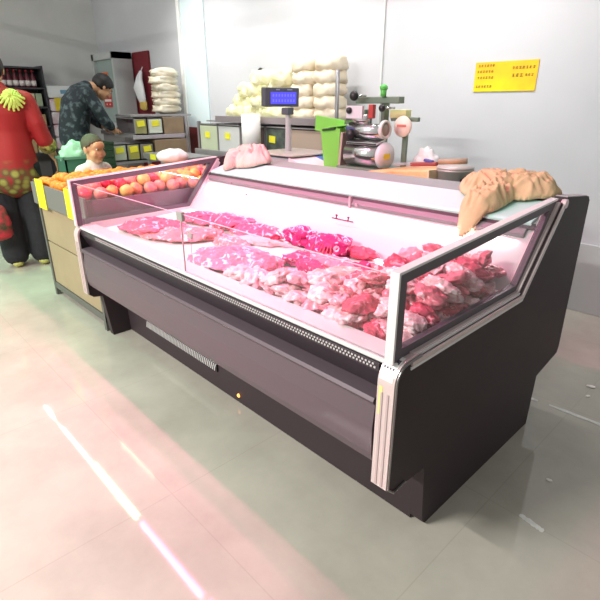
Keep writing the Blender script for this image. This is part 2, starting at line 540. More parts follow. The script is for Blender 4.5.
# side glass: thick frame band round a pane, lying over a silver rail
def side(xc, outer):
    g = [(.004, .686), (.004, .925), (.935, .985), (.715, .697)]      # front bottom, front top, back top, bend
    t = .020
    cx = sum(p[0] for p in g) / 4; cz = sum(p[1] for p in g) / 4
    inn = [(.036, .718), (.036, .899), (.880, .955), (.700, .722)]
    m = MB(); bm = m.bm
    xa, xb = xc - t / 2, xc + t / 2
    V = [[bm.verts.new((x, y, z)) for y, z in q] for q, x in ((g, xa), (g, xb), (inn, xa), (inn, xb))]
    for i in range(4):
        j = (i + 1) % 4
        bm.faces.new((V[0][i], V[0][j], V[2][j], V[2][i])); bm.faces.new((V[1][i], V[3][i], V[3][j], V[1][j]))
        bm.faces.new((V[0][i], V[1][i], V[1][j], V[0][j])); bm.faces.new((V[2][i], V[2][j], V[3][j], V[3][i]))
    fr = m.build('side_glass_frame', gasket, case)
    MB().prism(inn, xc - .003, xc + .003).build('pane', clear, fr)
    # pale aluminium edge on the outside of the frame
    MB().strip([(.004, .686), (.004, .925), (.935, .985)], xc - .013, xc + .013, .007).build('frame_edge', silver, fr)
    # stepped silver rail on the panel edge
    s = 1 if outer > 0 else -1
    rail = [(.075, .684), (.712, .690), (.945, .972)]
    MB().strip(rail, xc - .022, xc + .022, .012).build('silver_rail', chrome, case)
    if outer > 0:
        MB().strip([(.058, .668), (.722, .676), (.960, .966)], L, L + .006, .012).build('outer_trim', chrome, case)
        MB().strip([(.058, .655), (.728, .663), (.972, .958)], L, L + .003, .009).build('outer_trim', silver, case)
    MB().strip([(y + .012, z - .003) for y, z in rail], xc + s * .022 - .002, xc + s * .022 + .004, .010).build('rail_lip', silver, case)
    return fr
side(L - .028, 1)
side(.028, -1)
MB().lathe([(.0001, -.006), (.014, -.006), (.016, 0), (.016, .012)], (L - .004, .962, .972), 18, 'X').build('hinge_cover', chrome, case)
# low front glass in two panes, clipped together at the middle
for a, b in ((.042, 1.109), (1.113, L - .042)):
    MB().bb(a, b, .018, .024, .684, .914).build('front_glass', clear, case)
    MB().bb(a, b, .0178, .0242, .914, .9147).build('glass_edge', mat('glass_edge', (214, 196, 204), .3), case)
MB().bb(1.1097, 1.1123, .018, .024, .686, .914).build('glass_joint', mat('joint_grey', (200, 176, 184), .4), case)
MB().box((1.111, .021, .905), (.042, .016, .036), bev=.003).build('glass_clip', mat('clip_grey', (150, 152, 146), .45), case)
tg = empty('stemmed_clip', (.885, .19, deck_z(.19)), 'small grey clip on a thin stem standing among the meat', 'tag holder')  # grey block on a thin stem, shaped like the clip on the front glass
MB().cyl((0, 0, 0), (0, 0, .088), .002, n=6).cyl((0, 0, 0), (0, 0, .004), .012, n=12).build('stem', mat('stem_pink', (190, 150, 165), .4), tg)
MB().box((0, 0, .10), (.036, .010, .028), rot=(0, .25, 0), bev=.002).build('clip_block', MATS['clip_grey'], tg)

# ================================================================== MEAT
M_PINK = meat_mat('pink_pork', (226, 92, 128), (252, 200, 214), .5, 22)
M_SALMON = meat_mat('salmon_pork', (236, 134, 146), (252, 212, 214), .6, 20)
M_MAGENTA = meat_mat('magenta_beef', (196, 32, 112), (250, 200, 226), .5, 26)
M_ROSE = meat_mat('rose_pork', (238, 128, 160), (254, 222, 232), .65, 22)
M_PALE = meat_mat('pale_offcut', (246, 190, 200), (255, 230, 236), .7, 1.4)
M_DEEP = meat_mat('deep_pink_offcut', (214, 80, 108), (244, 160, 178), .45, 1.3)
M_BLUSH = meat_mat('blush_offcut', (246, 162, 184), (254, 218, 228), .6, 1.4)
M_CHUNK = meat_mat('salmon_offcut', (230, 118, 138), (248, 190, 200), .55, 1.3)
M_BEIGE = meat_mat('beige_pink_fillet', (238, 172, 170), (250, 214, 206), .6, 24)

def meat_mesh(size, seed, rough=.25, freq=2.2, flat=.25, sub=4, bend=0):
    m = MB()
    bmesh.ops.create_icosphere(m.bm, subdivisions=sub, radius=1)
    off = Vector((seed * 7.13, seed * 3.71, seed * 1.37))
    for v in m.bm.verts:
        p = v.co.copy()
        k = 1 + rough * (noise.noise(p * freq * .55 + off) * 1.5 + .6 * noise.noise(p * freq * 1.6 + off) + .25 * noise.noise(p * freq * 4 + off))
        q = Vector((p.x * size[0] * k, p.y * size[1] * k, p.z * size[2] * (.8 + .2 * k)))
        if bend: q.y += bend * (q.x / size[0]) ** 2 * size[1]
        if q.z < 0: q.z *= flat
        v.co = q
    zmin = min(v.co.z for v in m.bm.verts)
    for v in m.bm.verts: v.co.z -= zmin
    return m
def slab(name, x, y, size, rz, seed, m, label, dz=0, **kw):
    kw.setdefault('sub', 5)
    mm = meat_mesh(size, seed, **kw)
    for v in mm.bm.verts:
        p = v.co
        f = 1 - abs(noise.noise(Vector((p.x * 20 + seed, p.y * 26, p.z * 20)))) * 2.2
        g = noise.noise(Vector((p.x * 60, p.y * 60 + seed, p.z * 60)))
        if p.z > .006: v.co.z += f * .010 + g * .004
        r = math.hypot(p.x / size[0], p.y / size[1])
        if r > .7: v.co.xy *= 1 + .10 * noise.noise(Vector((math.atan2(p.y, p.x) * 3.2, seed, 0)))
    o = mm.build(name, m, None, True)
    o.location = (x, y, deck_z(y) + dz + .004)
    o.rotation_euler = (Matrix.Rotation(math.atan(.055), 3, 'X') @ Matrix.Rotation(rz, 3, 'Z')).to_euler()
    return tag(o, label, 'meat')
slab('meat_cut', .36, .27, (.175, .12, .052), .3, 1, M_PINK, 'thick pink pork cut lying nearest the left end glass', rough=.28)
slab('meat_cut', .40, .56, (.14, .075, .038), .2, 31, M_PINK, 'small pink cut at the back left corner of the white deck', rough=.3)
slab('meat_cut', .63, .60, (.17, .085, .05), .15, 2, M_PINK, 'bright pink lumpy pork cut against the back, left of the ribs', rough=.3)
slab('meat_cut', .60, .33, (.22, .10, .032), .55, 3, M_SALMON, 'flat salmon-pink cut in front of the lumpy pink one', rough=.22)
slab('meat_cut', .88, .575, (.15, .075, .042), .25, 5, M_PINK, 'pink slice with a white fat rim at the back middle of the deck', rough=.2)
slab('fat_rim', .97, .50, (.16, .030, .02), .30, 15, MATS['pale_offcut'], 'white fat strip along the pink slice at the back middle', rough=.25)['category'] = 'meat'
slab('meat_cut', .90, .40, (.11, .055, .026), .1, 8, M_SALMON, 'flat pale salmon piece behind the small beige fillet', rough=.2)
slab('meat_fillet', .98, .245, (.075, .06, .030), .6, 6, M_BEIGE, 'small beige-pink fillet beside the clip on a stem', rough=.2)
slab('pork_cut', 1.13, .25, (.20, .115, .048), .35, 7, M_ROSE, 'large pale rose pork leg piece in the front middle of the deck', rough=.26)
slab('pork_end', 1.27, .27, (.085, .085, .052), .2, 47, M_ROSE, 'rounded rose end of pork with white fat beside the large leg piece', rough=.25)
slab('beef_ribs', 1.125, .645, (.095, .075, .058), -.4, 9, M_MAGENTA, 'marbled magenta beef knuckle standing at the back of the deck', rough=.3, freq=3)
rb = slab('beef_ribs', 1.335, .615, (.115, .078, .064), .2, 10, M_MAGENTA, 'rounded magenta rack of ribs with brown-red inside at the back', rough=.22)
rib = MB()
for k in range(7):
    a = -.9 + k * .28
    rib.loft([(-.05 + k * .016, -.080 - .003 * (3 - abs(k - 3)), .014), (-.045 + k * .016, -.076 + .003 * abs(k - 3), .034), (-.035 + k * .014, -.060, .055)], [.003, .0045, .003], n=8)
rib.build('rib_bone', mat('rib_brown', (190, 74, 92), .4), rb, True)
slab('meat_strip', 1.485, .655, (.075, .035, .034), .1, 11, M_DEEP, 'small pinkish-red tail of meat right of the rack of ribs', rough=.3)
slab('beef_trim', 1.35, .44, (.085, .05, .036), .4, 12, M_MAGENTA, 'small magenta trimming left of the fatty slices', rough=.35)
slab('beef_slice', 1.49, .46, (.15, .07, .04), .1, 13, M_ROSE, 'rose-white fatty slice below the rack of ribs', rough=.3)
slab('beef_trim', 1.47, .375, (.13, .035, .045), -.25, 14, M_MAGENTA, 'long magenta and white trimming in front of the fatty slice', rough=.35)
slab('beef_trim', 1.64, .50, (.07, .04, .042), .2, 16, M_MAGENTA, 'magenta knob of beef near the right edge of the ribs tray', rough=.35)
slab('beef_trim', 1.70, .40, (.07, .035, .04), -.5, 17, M_MAGENTA, 'dark magenta strip on the pale heap by the right end post', rough=.35)
slab('beef_slice', 1.60, .38, (.11, .07, .04), .7, 18, M_BEIGE, 'ribbed beige-pink slice beside the pale heap', rough=.3)
# loose heaps, each piece on its own
rnd = random.Random(11)
base = [meat_mesh((1, .74, .46), 60 + k, rough=.42, freq=2.2, flat=.7, sub=4) for k in range(7)]
for k, b in enumerate(base):
    for v in b.bm.verts:
        f = 1 - abs(noise.noise(v.co * 2.2 + Vector((k * 3, 0, 0)))) * 2.4
        v.co += Vector((v.co.x, v.co.y, v.co.z * 1.5)).normalized() * (f * .13 + .05 * noise.noise(v.co * 7))
protos = [b.build('meat_piece', M_PALE, None, True) for b in base]
heap = []
def piece(i, x, y, dz, s, m, group, label):
    o = protos[i] if not protos[i].get('label') else protos[i].copy()
    if o.name not in COL.objects: COL.objects.link(o)
    o.location = (x, y, deck_z(y) + dz)
    o.scale = (s, s, s)
    o.rotation_euler = (rnd.uniform(-.4, .4), rnd.uniform(-.4, .4), rnd.uniform(0, 6.28))
    o.material_slots[0].link = 'OBJECT'
    o.material_slots[0].material = m
    tag(o, label, 'meat', group)
gA = 'pale pork pieces heaped at the front of the case'
lA = 'pale pink pork piece in the low heap behind the front glass'
k = 0
for j in range(3):
    for i in range(9):
        x = 1.30 + i * .082 + rnd.uniform(-.02, .02); y = .155 + j * .085 + rnd.uniform(-.015, .015)
        if x < 1.42 and j > 0: continue
        if y > .29 and x < 1.62: continue
        piece(k % 7, x, y, .004, rnd.uniform(.052, .066), [M_PALE, M_PALE, M_BLUSH][k % 3], gA, lA); k += 1
for i in range(7):
    piece(k % 7, 1.50 + i * .075, .20 + rnd.uniform(-.03, .05), .045, rnd.uniform(.047, .058), [M_PALE, M_BLUSH, M_PALE][k % 3], gA, lA); k += 1
gB = 'chunky pieces piled against the right end glass'
lB = 'chunky salmon-pink piece in the pile behind the right end glass'
for lay, (nx, ny, z) in enumerate(((4, 8, .004), (4, 8, .052), (3, 7, .095))):
    for i in range(nx):
        for j in range(ny):
            x = 2.055 - i * .085 - lay * .012 + rnd.uniform(-.015, .015)
            y = .15 + lay * .03 + j * .070 + rnd.uniform(-.015, .015)
            if lay == 2 and j < 1: continue
            if y > .70 - lay * .012: continue
            piece(k % 7, x, y, z, rnd.uniform(.044, .060), [M_PALE, M_DEEP, M_CHUNK, M_PALE, M_CHUNK][k % 5], gB, lB); k += 1
slab('meat_cut', 1.735, .655, (.055, .035, .075), .3, 21, M_DEEP, 'upright dark pink chunk against the back wall near the right end glass', rough=.3)

# ================================================================== CLOTHS ON THE HOOD
def hood_z(y):
    pts = [(.80, .80), (.856, .914), (.872, .916), (1.02, .964), (1.21, .968), (1.24, .965)]
    for (a, za), (b, zb) in zip(pts, pts[1:]):
        if y <= b: return za + (zb - za) * max(0, (y - a) / (b - a))
    return .965
def cloth(name, inside, thick, x0, x1, y0, y1, seed, m, label, fq=13, nx=80, ny=60, amp=.5):
    mb = MB(); bm = mb.bm
    top, bot = {}, {}
    off = Vector((seed, seed * 2.3, 0))
    for i in range(nx + 1):
        for j in range(ny + 1):
            x = x0 + (x1 - x0) * i / nx; y = y0 + (y1 - y0) * j / ny
            f = inside(x, y)
            wob = .35 * noise.noise(Vector((x * 14, y * 14, seed)))
            f = f + wob * .5
            if f <= 0: continue
            h = thick * min(1, f * 1.7) ** .55
            w = Vector((noise.noise(Vector((x * 7, y * 7, 1)) + off), noise.noise(Vector((x * 7, y * 7, 5)) + off), 0)) * .10
            p = Vector((x, y, 0)) + w
            r = 1 - abs(noise.noise(Vector((p.x * fq * .7, p.y * fq * 1.5, 2)) + off)) * 2.4
            r2 = 1 - abs(noise.noise(Vector((p.x * fq * 1.7, p.y * fq * 1.3, 7)) + off)) * 2.4
            h *= 1 + amp * (.7 * r + .4 * r2 - .3)
            top[i, j] = (x, y, hood_z(y) + .004 + max(.003, h)); bot[i, j] = (x, y, hood_z(y) + .003)
    tv = {k: bm.verts.new(c) for k, c in top.items()}; bv = {k: bm.verts.new(c) for k, c in bot.items()}
    cells = set()
    for (i, j) in top:
        q = [(i, j), (i + 1, j), (i + 1, j + 1), (i, j + 1)]
        if all(c in top for c in q):
            cells.add((i, j))
            bm.faces.new([tv[c] for c in q]); bm.faces.new([bv[c] for c in q[::-1]])
    for (i, j) in cells:
        for a, b, nb in (((i, j), (i + 1, j), (i, j - 1)), ((i + 1, j), (i + 1, j + 1), (i + 1, j)), ((i + 1, j + 1), (i, j + 1), (i, j + 1)), ((i, j + 1), (i, j), (i - 1, j))):
            if nb not in cells: bm.faces.new((tv[a], bv[a], bv[b], tv[b]))
    bmesh.ops.delete(bm, geom=[v for v in bm.verts if not v.link_faces], context='VERTS')
    o = mb.build(name, m, None, True)
    bake(o, smooth_it=2)
    return tag(o, label, 'cloth')
def ell(x, y, cx, cy, a, b, th=0):
    dx, dy = x - cx, y - cy
    u = dx * math.cos(th) + dy * math.sin(th); v = -dx * math.sin(th) + dy * math.cos(th)
    return 1 - (u / a) ** 2 - (v / b) ** 2
beige = mat('beige_cloth', (206, 180, 140), .85, var=.06, scale=12, bump=.25, bscale=60)
cream = mat('cream_pink_cloth', (206, 190, 172), .85, var=.05, scale=12, bump=.25, bscale=60)
cloth('crumpled_cloth', lambda x, y: max(ell(x, y, 1.885, 1.085, .205, .125, .12), ell(x, y, 1.885, .93, .068, .135, -.35)),
      .058, 1.55, 2.10, .80, 1.22, 3, beige, 'beige crumpled cloth heaped on the right end of the case top', fq=27, nx=120, ny=100, amp=.7)
cloth('crumpled_cloth', lambda x, y: max(ell(x, y, .265, 1.03, .155, .105, .1), ell(x, y, .20, .93, .045, .06, 0)),
      .075, .03, .52, .84, 1.20, 8, cream, 'cream-pink crumpled cloth on the left end of the case top', fq=20, nx=90, ny=80, amp=.6)

# ================================================================== FRUIT STAND
beige_panel = mat('beige_board', (156, 138, 110), .5, var=.04, scale=5)
greyf = mat('grey_frame', (92, 92, 88), .45)
fs = empty('fruit_stand', (-.5, .65, 0), 'low fruit stand with beige panel front and grey rim left of the display case', 'fruit stand')
FX0, FX1, FY0, FY1 = -.93, -.035, .10, 1.30
def rel(o, p=fs):
    o.matrix_parent_inverse = Matrix.Translation(-p.location)
    return o
for z0, z1 in ((.105, .405), (.415, .665)):
    rel(MB().bb(FX0 + .035, FX1 - .01, FY0 + .006, FY0 + .022, z0, z1, bev=.002).build('front_board', beige_panel, fs))
rel(MB().bb(FX0 + .03, FX1, FY0 + .024, FY0 + .03, .05, .68).build('backing_board', mat('dark_gap', (46, 44, 40), .6), fs))
rel(MB().bb(FX0 + .02, FX1 - .0, FY0 + .0, FY0 + .026, .055, .10).build('kick_rail', greyf, fs))
for x in (FX0, FX1 - .032):
    for y in (FY0 - .002, FY1 - .03):
        rel(MB().bb(x, x + .032, y, y + .03, 0, .80).build('leg', greyf, fs))
rel(MB().bb(FX0, FX0 + .012, FY0 + .03, FY1 - .03, .06, .68).build('side_board', beige_panel, fs))
rel(MB().bb(FX1 - .012, FX1, FY0 + .03, FY1 - .03, .06, .80).build('side_board', mat('mauve_grey_board', (112, 100, 108), .35), fs))
rim = MB()
rim.bb(FX0 - .015, FX1, FY0 - .02, FY0 - .004, .672, .815, bev=.003).bb(FX0 - .015, FX0 + .001, FY0 - .004, FY1, .672, .83, bev=.003).bb(FX0, FX1, FY1 - .016, FY1, .672, .83, bev=.003)
rel(rim.build('tray_rim', mat('rim_grey', (112, 112, 108), .4), fs))
rel(MB().bb(FX0, FX1 - .012, FY0, FY1 - .016, .69, .735).build('tray_bottom', greyf, fs))
yell = mat('yellow_card', (246, 232, 40), .5, var=.03, scale=20)
pen = mat('pen_mark', (176, 150, 30), .6)
def pricecard(x, y, z, w, h, label, seed, rot=0):
    e = empty('price_card', (x, y, z), label, 'price card', rz=rot)
    MB().box((0, 0, 0), (w, .003, h), bev=.0008).build('card', yell, e)
    r = random.Random(seed); m = MB()
    for k in range(4):
        for q in range(2):
            m.box((-w * .18 + q * w * .3 + r.uniform(-.004, .004), -.0018, h * .34 - k * h * .22), (w * .16, .001, h * .02), rot=(0, r.uniform(-.6, .6), 0))
            m.box((-w * .14 + q * w * .3, -.0018, h * .31 - k * h * .22), (w * .025, .001, h * .11), rot=(0, r.uniform(-.4, .4), 0))
    m.build('handwriting', pen, e)
pricecard(-.755, FY0 - .0235, .752, .15, .19, 'yellow price card hanging at the left corner of the fruit tray', 1)
pricecard(-.225, FY0 - .0235, .755, .17, .175, 'yellow price card on the fruit tray next to the display case', 2)

# fruit: oranges on the left, peaches and apples on the right
def fruit_mesh(kind):
    m = MB()
    bmesh.ops.create_icosphere(m.bm, subdivisions=3, radius=1)
    for v in m.bm.verts:
        r = math.hypot(v.co.x, v.co.y)
        if v.co.z > 0: v.co.z -= .28 * math.exp(-(r / .28) ** 2) * (1 if kind != 'orange' else .3)
        else: v.co.z += .15 * math.exp(-(r / .25) ** 2)
        v.co.z *= .92
    return m
ORG = mat('orange_peel', (226, 124, 30), .45, rgb2=(236, 148, 50), scale=2, bump=.15, bscale=20)
APR = mat('red_apple', (208, 44, 74), .3, rgb2=(226, 70, 86), scale=1.5)
PEA = mat('blush_peach', (236, 128, 100), .5, rgb2=(244, 176, 92), scale=1.4)
PNK = mat('pink_apple', (226, 112, 118), .35, rgb2=(238, 150, 120), scale=1.4)
YEL = mat('yellow_pear', (240, 196, 110), .4, rgb2=(244, 176, 96), scale=1.3)
fp = {'orange': fruit_mesh('orange').build('orange', ORG, None, True)}
for nme, m_ in (('apple', APR), ('peach', PEA), ('pink_apple', PNK), ('golden_apple', YEL)):
    fp[nme] = fruit_mesh('apple').build(nme, m_, None, True)
used = {}
info = {'orange': ('ripe orange in the heap on the left of the fruit stand', 'orange', 'oranges heaped on the fruit stand'),
        'apple': ('red apple in the fruit heap seen through the left end glass', 'apple', 'red apples on the fruit stand'),
        'peach': ('blush-orange peach among the apples on the fruit stand', 'peach', 'peaches on the fruit stand'),
        'pink_apple': ('pink-blushed apple in the heap beside the display case', 'apple', 'pink apples on the fruit stand'),
        'golden_apple': ('yellow-gold apple in the heap beside the display case', 'apple', 'golden apples on the fruit stand')}
def put_fruit(kind, x, y, z, r):
    o = fp[kind] if kind not in used else fp[kind].copy()
    if kind in used: COL.objects.link(o)
    used[kind] = 1
    o.location = (x, y, z); o.scale = (r, r, r)
    o.rotation_euler = (rnd.uniform(-.8, .8), rnd.uniform(-.8, .8), rnd.uniform(0, 6.28))
    tag(o, *info[kind])
rnd = random.Random(5)
for i in range(11):
    for j in range(15):
        x = FX0 + .05 + i * .079 + (j % 2) * .035; y = FY0 + .045 + j * .079
        if x > FX1 - .06 or y > FY1 - .06: continue
        if x > -.28 and y > 1.05: continue
        h = .79 + .055 * min(1, min(x - FX0, (y - FY0) * 1.6, FY1 - y) / .22) + rnd.uniform(0, .014)
        if x + .12 * (y - .6) < -.40: kind, r = 'orange', .038
        else: kind, r = rnd.choice(['peach', 'pink_apple', 'pink_apple', 'golden_apple', 'peach', 'apple']), .041
        if x > -.20: h = .815
        put_fruit(kind, x, y, h, r)
bg_ = MB().ball((0, 0, .05), (.16, .10, .07), sub=4)
for v in bg_.bm.verts:
    v.co += v.co.normalized() * .012 * noise.noise(v.co * 16)
    v.co.z = max(0, v.co.z)
o = bg_.build('plastic_bag', mat('white_plastic', (238, 236, 240), .35), None, True)
o.location = (-.88, 1.14, .872); o.scale = (.8, .8, .85); o.rotation_euler = (0, 0, .9)
tag(o, 'white rounded plastic bag lying at the far corner of the fruit stand', 'bag')

# ================================================================== BACK COUNTER AND WHAT STANDS ON IT
steel = mat('brushed_steel', (176, 172, 176), .35, metal=.6, var=.05, scale=6)
wt = empty('work_table', (.55, 1.72, 0), 'steel work table hidden behind the display case carrying the scale', 'table')
def part(mb, name, m, p, smooth=False, label=None):
    o = mb.build(name, m, p, smooth, label)
    o.matrix_parent_inverse = Matrix.Translation(-p.location)
    return o
part(MB().bb(-.40, 1.58, 1.34, 2.0, .80, .84, bev=.006), 'table_top', steel, wt)
for x in (-.36, 1.54):
    for y in (1.38, 1.96):
        part(MB().bb(x - .02, x + .02, y - .02, y + .02, 0, .80), 'leg', steel, wt)

sc = empty('label_scale', (.005, 1.63, .84), 'grey label-printing scale with steel platter and blue pole display', 'scale', rz=PI / 2)
sgrey = mat('scale_grey', (176, 172, 178), .45)
sdark = mat('scale_dark', (88, 92, 102), .45)
MB().box((0, .0, .075), (.44, .40, .09), bev=.012).build('body', sgrey, sc)
for q in (-.17, .17):
    for r_ in (-.15, .15): MB().cyl((q, r_, 0), (q, r_, .031), .02, n=12).build('foot', sdark, sc)
MB().prism([(-.40, .045), (-.40, .068), (-.205, .122), (-.20, .045)], -.23, .22).build('keypad_panel', mat('panel_white', (232, 222, 228), .4), sc)
kp = MB()
for i in range(4):
    for j in range(5):
        kp.box((.02 + i * .026, -.376 + j * .034, .0765 + j * .0094), (.021, .026, .006), rot=(.27, 0, 0))
kp.build('key', mat('key_blue', (84, 126, 200), .4), sc)
MB().box((0, .0, .120), (.44, .44, .016), bev=.006).build('platter_rim', sdark, sc)
MB().box((0, .0, .132), (.47, .47, .010), bev=.003).build('platter', mat('platter_steel', (206, 200, 196), .3, metal=.4), sc)
MB().loft([(.02, .07, .12), (.02, .07, .28), (.02, .07, .42)], [(.026, .026), (.021, .021), (.018, .018)], n=16).build('pole', mat('pole_grey', (182, 182, 184), .4), sc, True)
MB().box((.02, .075, .415), (.06, .075, .05), bev=.008).build('pole_bracket', sdark, sc)
scr = Matrix.Translation((.03, .165, .51)) @ rotm((.06, 0, -.30))
hd = MB().box((0, 0, 0), (.275, .075, .130), bev=.008).move(scr).build('display_housing', sdark, sc)
MB().box((.010, -.0385, -.004), (.205, .004, .082)).move(scr).build('screen', mat('lcd_blue', (84, 84, 235), .3, emis=(92, 88, 255), estr=.55), hd)
dg_ = MB()
for r_ in range(2):
    for k in range(8):
        dg_.box((-.072 + k * .0235, -.041, .014 - r_ * .036), (.012, .001, .018))
dg_.move(scr).build('digits', mat('lcd_text', (122, 122, 255), .4, emis=(120, 118, 255), estr=.5), hd)
MB().box((-.035, -.0385, .052), (.03, .003, .008)).move(scr).build('top_label', mat('pale_print', (160, 170, 190), .5), hd)
MB().box((.06, -.0385, .052), (.04, .003, .008)).move(scr).build('top_label', MATS['pale_print'], hd)

sp = empty('metal_post', (.17, 1.92, .84), 'thin grey metal post rising behind the green bin', 'post')
MB().cyl((0, 0, 0), (0, 0, .69), .015, n=12).build('shaft', mat('post_grey', (132, 130, 134), .4, metal=.5), sp, True)
MB().cyl((0, 0, .0), (0, 0, .012), .05, n=20).build('foot', MATS['post_grey'], sp, True)
MB().cyl((-.02, -.02, .27), (-.02, -.02, .34), .035, .025, n=16).build('collar', mat('post_white', (214, 220, 214), .4), sp, True)

lime = mat('lime_plastic', (126, 204, 84), .4)
gb = empty('lime_scoop_bin', (.465, 1.62, .865), 'lime green plastic bin with an open flap beside the slicer', 'bin')
m = MB(); a = [(-.07, -.06, .03), (.055, -.06, .03), (.055, .06, .03), (-.07, .06, .03)]; b = [(-.10, -.07, .29), (.075, -.07, .29), (.075, .07, .29), (-.10, .07, .29)]
va = [m.bm.verts.new(p) for p in a]; vb = [m.bm.verts.new(p) for p in b]
vc = [m.bm.verts.new((x * .9, y * .9, z - .004)) for x, y, z in b]; vd = [m.bm.verts.new((x * .9, y * .9, z + .012)) for x, y, z in a]
m.bm.faces.new(va)
for i in range(4):
    j = (i + 1) % 4
    m.bm.faces.new((va[i], va[j], vb[j], vb[i])); m.bm.faces.new((vb[i], vb[j], vc[j], vc[i])); m.bm.faces.new((vc[i], vc[j], vd[j], vd[i]))
m.bm.faces.new(vd)
m.build('bin_body', lime, gb)
MB().box((-.01, 0, .002), (.13, .11, .054), bev=.004).build('foot', mat('dark_green', (40, 80, 60), .5), gb)
MB().box((.08, -.02, .16), (.02, .10, .22), rot=(0, .08, 0), bev=.004).build('side_sleeve', mat('sleeve_taupe', (176, 164, 150), .5), gb)
MB().box((-.13, .05, .302), (.27, .010, .10), rot=(0, .10, 0), bev=.004).box((.03, .0, .304), (.16, .10, .008), rot=(0, -.12, 0), bev=.003).build('flap', lime, gb)
MB().box((-.02, -.072, .285), (.11, .02, .012), rot=(0, -.12, 0)).build('dark_slot', mat('slot_dark', (40, 60, 40), .5), gb)

# meat slicer / grinder
gm = empty('meat_grinder', (.75, 1.62, .87), 'chrome and grey-green meat grinding machine with black knobs', 'machine')
ggreen = mat('machine_green', (120, 138, 122), .4, metal=.2)
gchr = mat('machine_chrome', (200, 206, 204), .16, metal=.9)
gblk = mat('knob_black', (34, 36, 38), .35)
MB().box((-.02, .05, .015), (.42, .26, .09), bev=.01).build('base', ggreen, gm)
MB().box((-.145, .10, .22), (.05, .08, .36), bev=.006).build('frame_post', ggreen, gm)
MB().box((-.005, .12, .30), (.03, .05, .30), bev=.005).build('frame_post', ggreen, gm)
MB().box((-.04, .10, .455), (.34, .06, .040), bev=.006).build('top_beam', ggreen, gm)
MB().cyl((-.16, -.02, .135), (.10, -.02, .135), .072, n=32).build('drum', gchr, gm, True)
MB().lathe([(.0001, 0), (.075, .0), (.082, .012), (.077, .035), (.0001, .04)], (.10, -.02, .135), 32, 'X').build('drum_cover', mat('cover_white', (214, 212, 216), .4), gm, True)
MB().box((.1415, -.03, .135), (.003, .06, .03)).build('warning_label', mat('warn_yellow', (238, 206, 40), .5), gm)
MB().cyl((-.17, -.02, .275), (.10, -.02, .275), .045, n=24).cyl((-.17, -.03, .345), (-.01, -.03, .345), .03, n=20).build('roller', gchr, gm, True)
MB().box((-.10, -.06, .385), (.13, .02, .075), bev=.004).build('guard_plate', mat('guard_white', (214, 214, 220), .3, metal=.3), gm)
MB().box((-.02, -.04, .215), (.24, .10, .016), rot=(.2, 0, 0), bev=.003).build('feed_tray', gchr, gm)
MB().box((.01, -.03, .39), (.035, .03, .08), bev=.004).build('red_block', mat('machine_red', (170, 62, 58), .4), gm)
MB().cyl((.05, -.02, .29), (.125, -.04, .29), .018, n=12).build('wheel_axle', gchr, gm, True)
w = MB().lathe([(.040, -.01), (.052, -.01), (.055, 0), (.052, .012), (.040, .012), (.038, 0)], (.125, -.045, .29), 28, 'X').build('handwheel', mat('wheel_white', (212, 216, 212), .35), gm, True)
MB().lathe([(.0001, -.006), (.037, -.006), (.037, .008), (.0001, .012)], (.125, -.045, .29), 28, 'X').build('wheel_hub', mat('hub_taupe', (150, 140, 130), .4), w, True)
for kx, ky, kz, kr in ((-.155, -.01, .480, .030), (-.135, -.075, .395, .020), (-.12, -.07, .255, .034), (.085, -.03, .41, .022)):
    kb = MB().ball((kx, ky, kz), (kr, kr * .9, kr), sub=3).build('knob', gblk, gm, True)
    MB().cyl((kx, ky, kz), (kx + .05, ky + .06, kz), .006, n=8).build('knob_shaft', gchr, kb, True)
MB().cyl((.02, .06, .475), (.02, .06, .52), .018, n=14).ball((.02, .06, .525), (.026, .026, .02), sub=2).build('green_knob', mat('bright_green', (96, 196, 92), .4), gm, True)
MB().cyl((-.25, .08, .475), (-.155, -.01, .480), .006, n=8).build('lever', gchr, gm, True)
MB().box((.085, .16, .375), (.12, .06, .05), bev=.006).build('yellow_hood', mat('pale_yellow', (224, 222, 160), .5), gm)
MB().box((.13, .15, .345), (.20, .03, .025), bev=.004).build('side_arm', ggreen, gm)
pl = MB().lathe([(.0001, -.012), (.058, -.012), (.062, 0), (.058, .01), (.0001, .012)], (.165, .08, .305), 26, 'Y').build('round_plate', mat('plate_cream', (232, 216, 204), .5), gm, True)
MB().box((.165, .066, .310), (.065, .004, .014)).build('red_marking', mat('marking_red', (214, 120, 110), .5), pl)
MB().box((.165, .115, .20), (.03, .02, .28)).build('plate_stand', ggreen, gm)

cb = empty('cutting_board', (1.17, 1.52, .84), 'long orange wooden cutting board lying behind the case top', 'cutting board', rz=-.10)
wood = mat('orange_wood', (224, 164, 108), .5, rgb2=(236, 196, 140), scale=5)
MB().box((-.02, 0, .095), (.44, .34, .055), rot=(0, -.10, 0), bev=.008).build('board', wood, cb)
MB().box((.2005, 0, .117), (.012, .34, .057), rot=(0, -.10, 0), bev=.002).build('end_cap', mat('wood_pale', (232, 210, 170), .5), cb)
for x, h in ((-.17, .05), (.14, .08)):
    MB().bb(x - .02, x + .02, -.14, .14, 0, h).build('foot_bar', mat('foot_wood', (150, 110, 76), .6), cb)
kn = empty('cleaver', (1.17, 1.57, .972), 'dark red handled knife with a blue band on the cutting board', 'knife')
MB().box((0, 0, .012), (.16, .034, .022), rot=(0, -.08, .1), bev=.006).build('handle', mat('knife_red', (140, 62, 62), .45), kn)
MB().box((.03, 0, .032), (.055, .03, .016), rot=(0, .15, .2), bev=.005).build('band', mat('band_blue', (72, 72, 150), .45), kn)
MB().box((-.13, .0, .004), (.13, .06, .004), rot=(.1, -.08, .1)).build('blade', steel, kn)
ro = MB().cyl((0, 0, 0), (.15, .05, .012), .015, n=14).build('wooden_stick', mat('stick_wood', (170, 146, 124), .6), None, True)
ro.location = (1.22, 1.64, .995); tag(ro, 'short brown wooden stick resting on the right end of the board', 'stick')
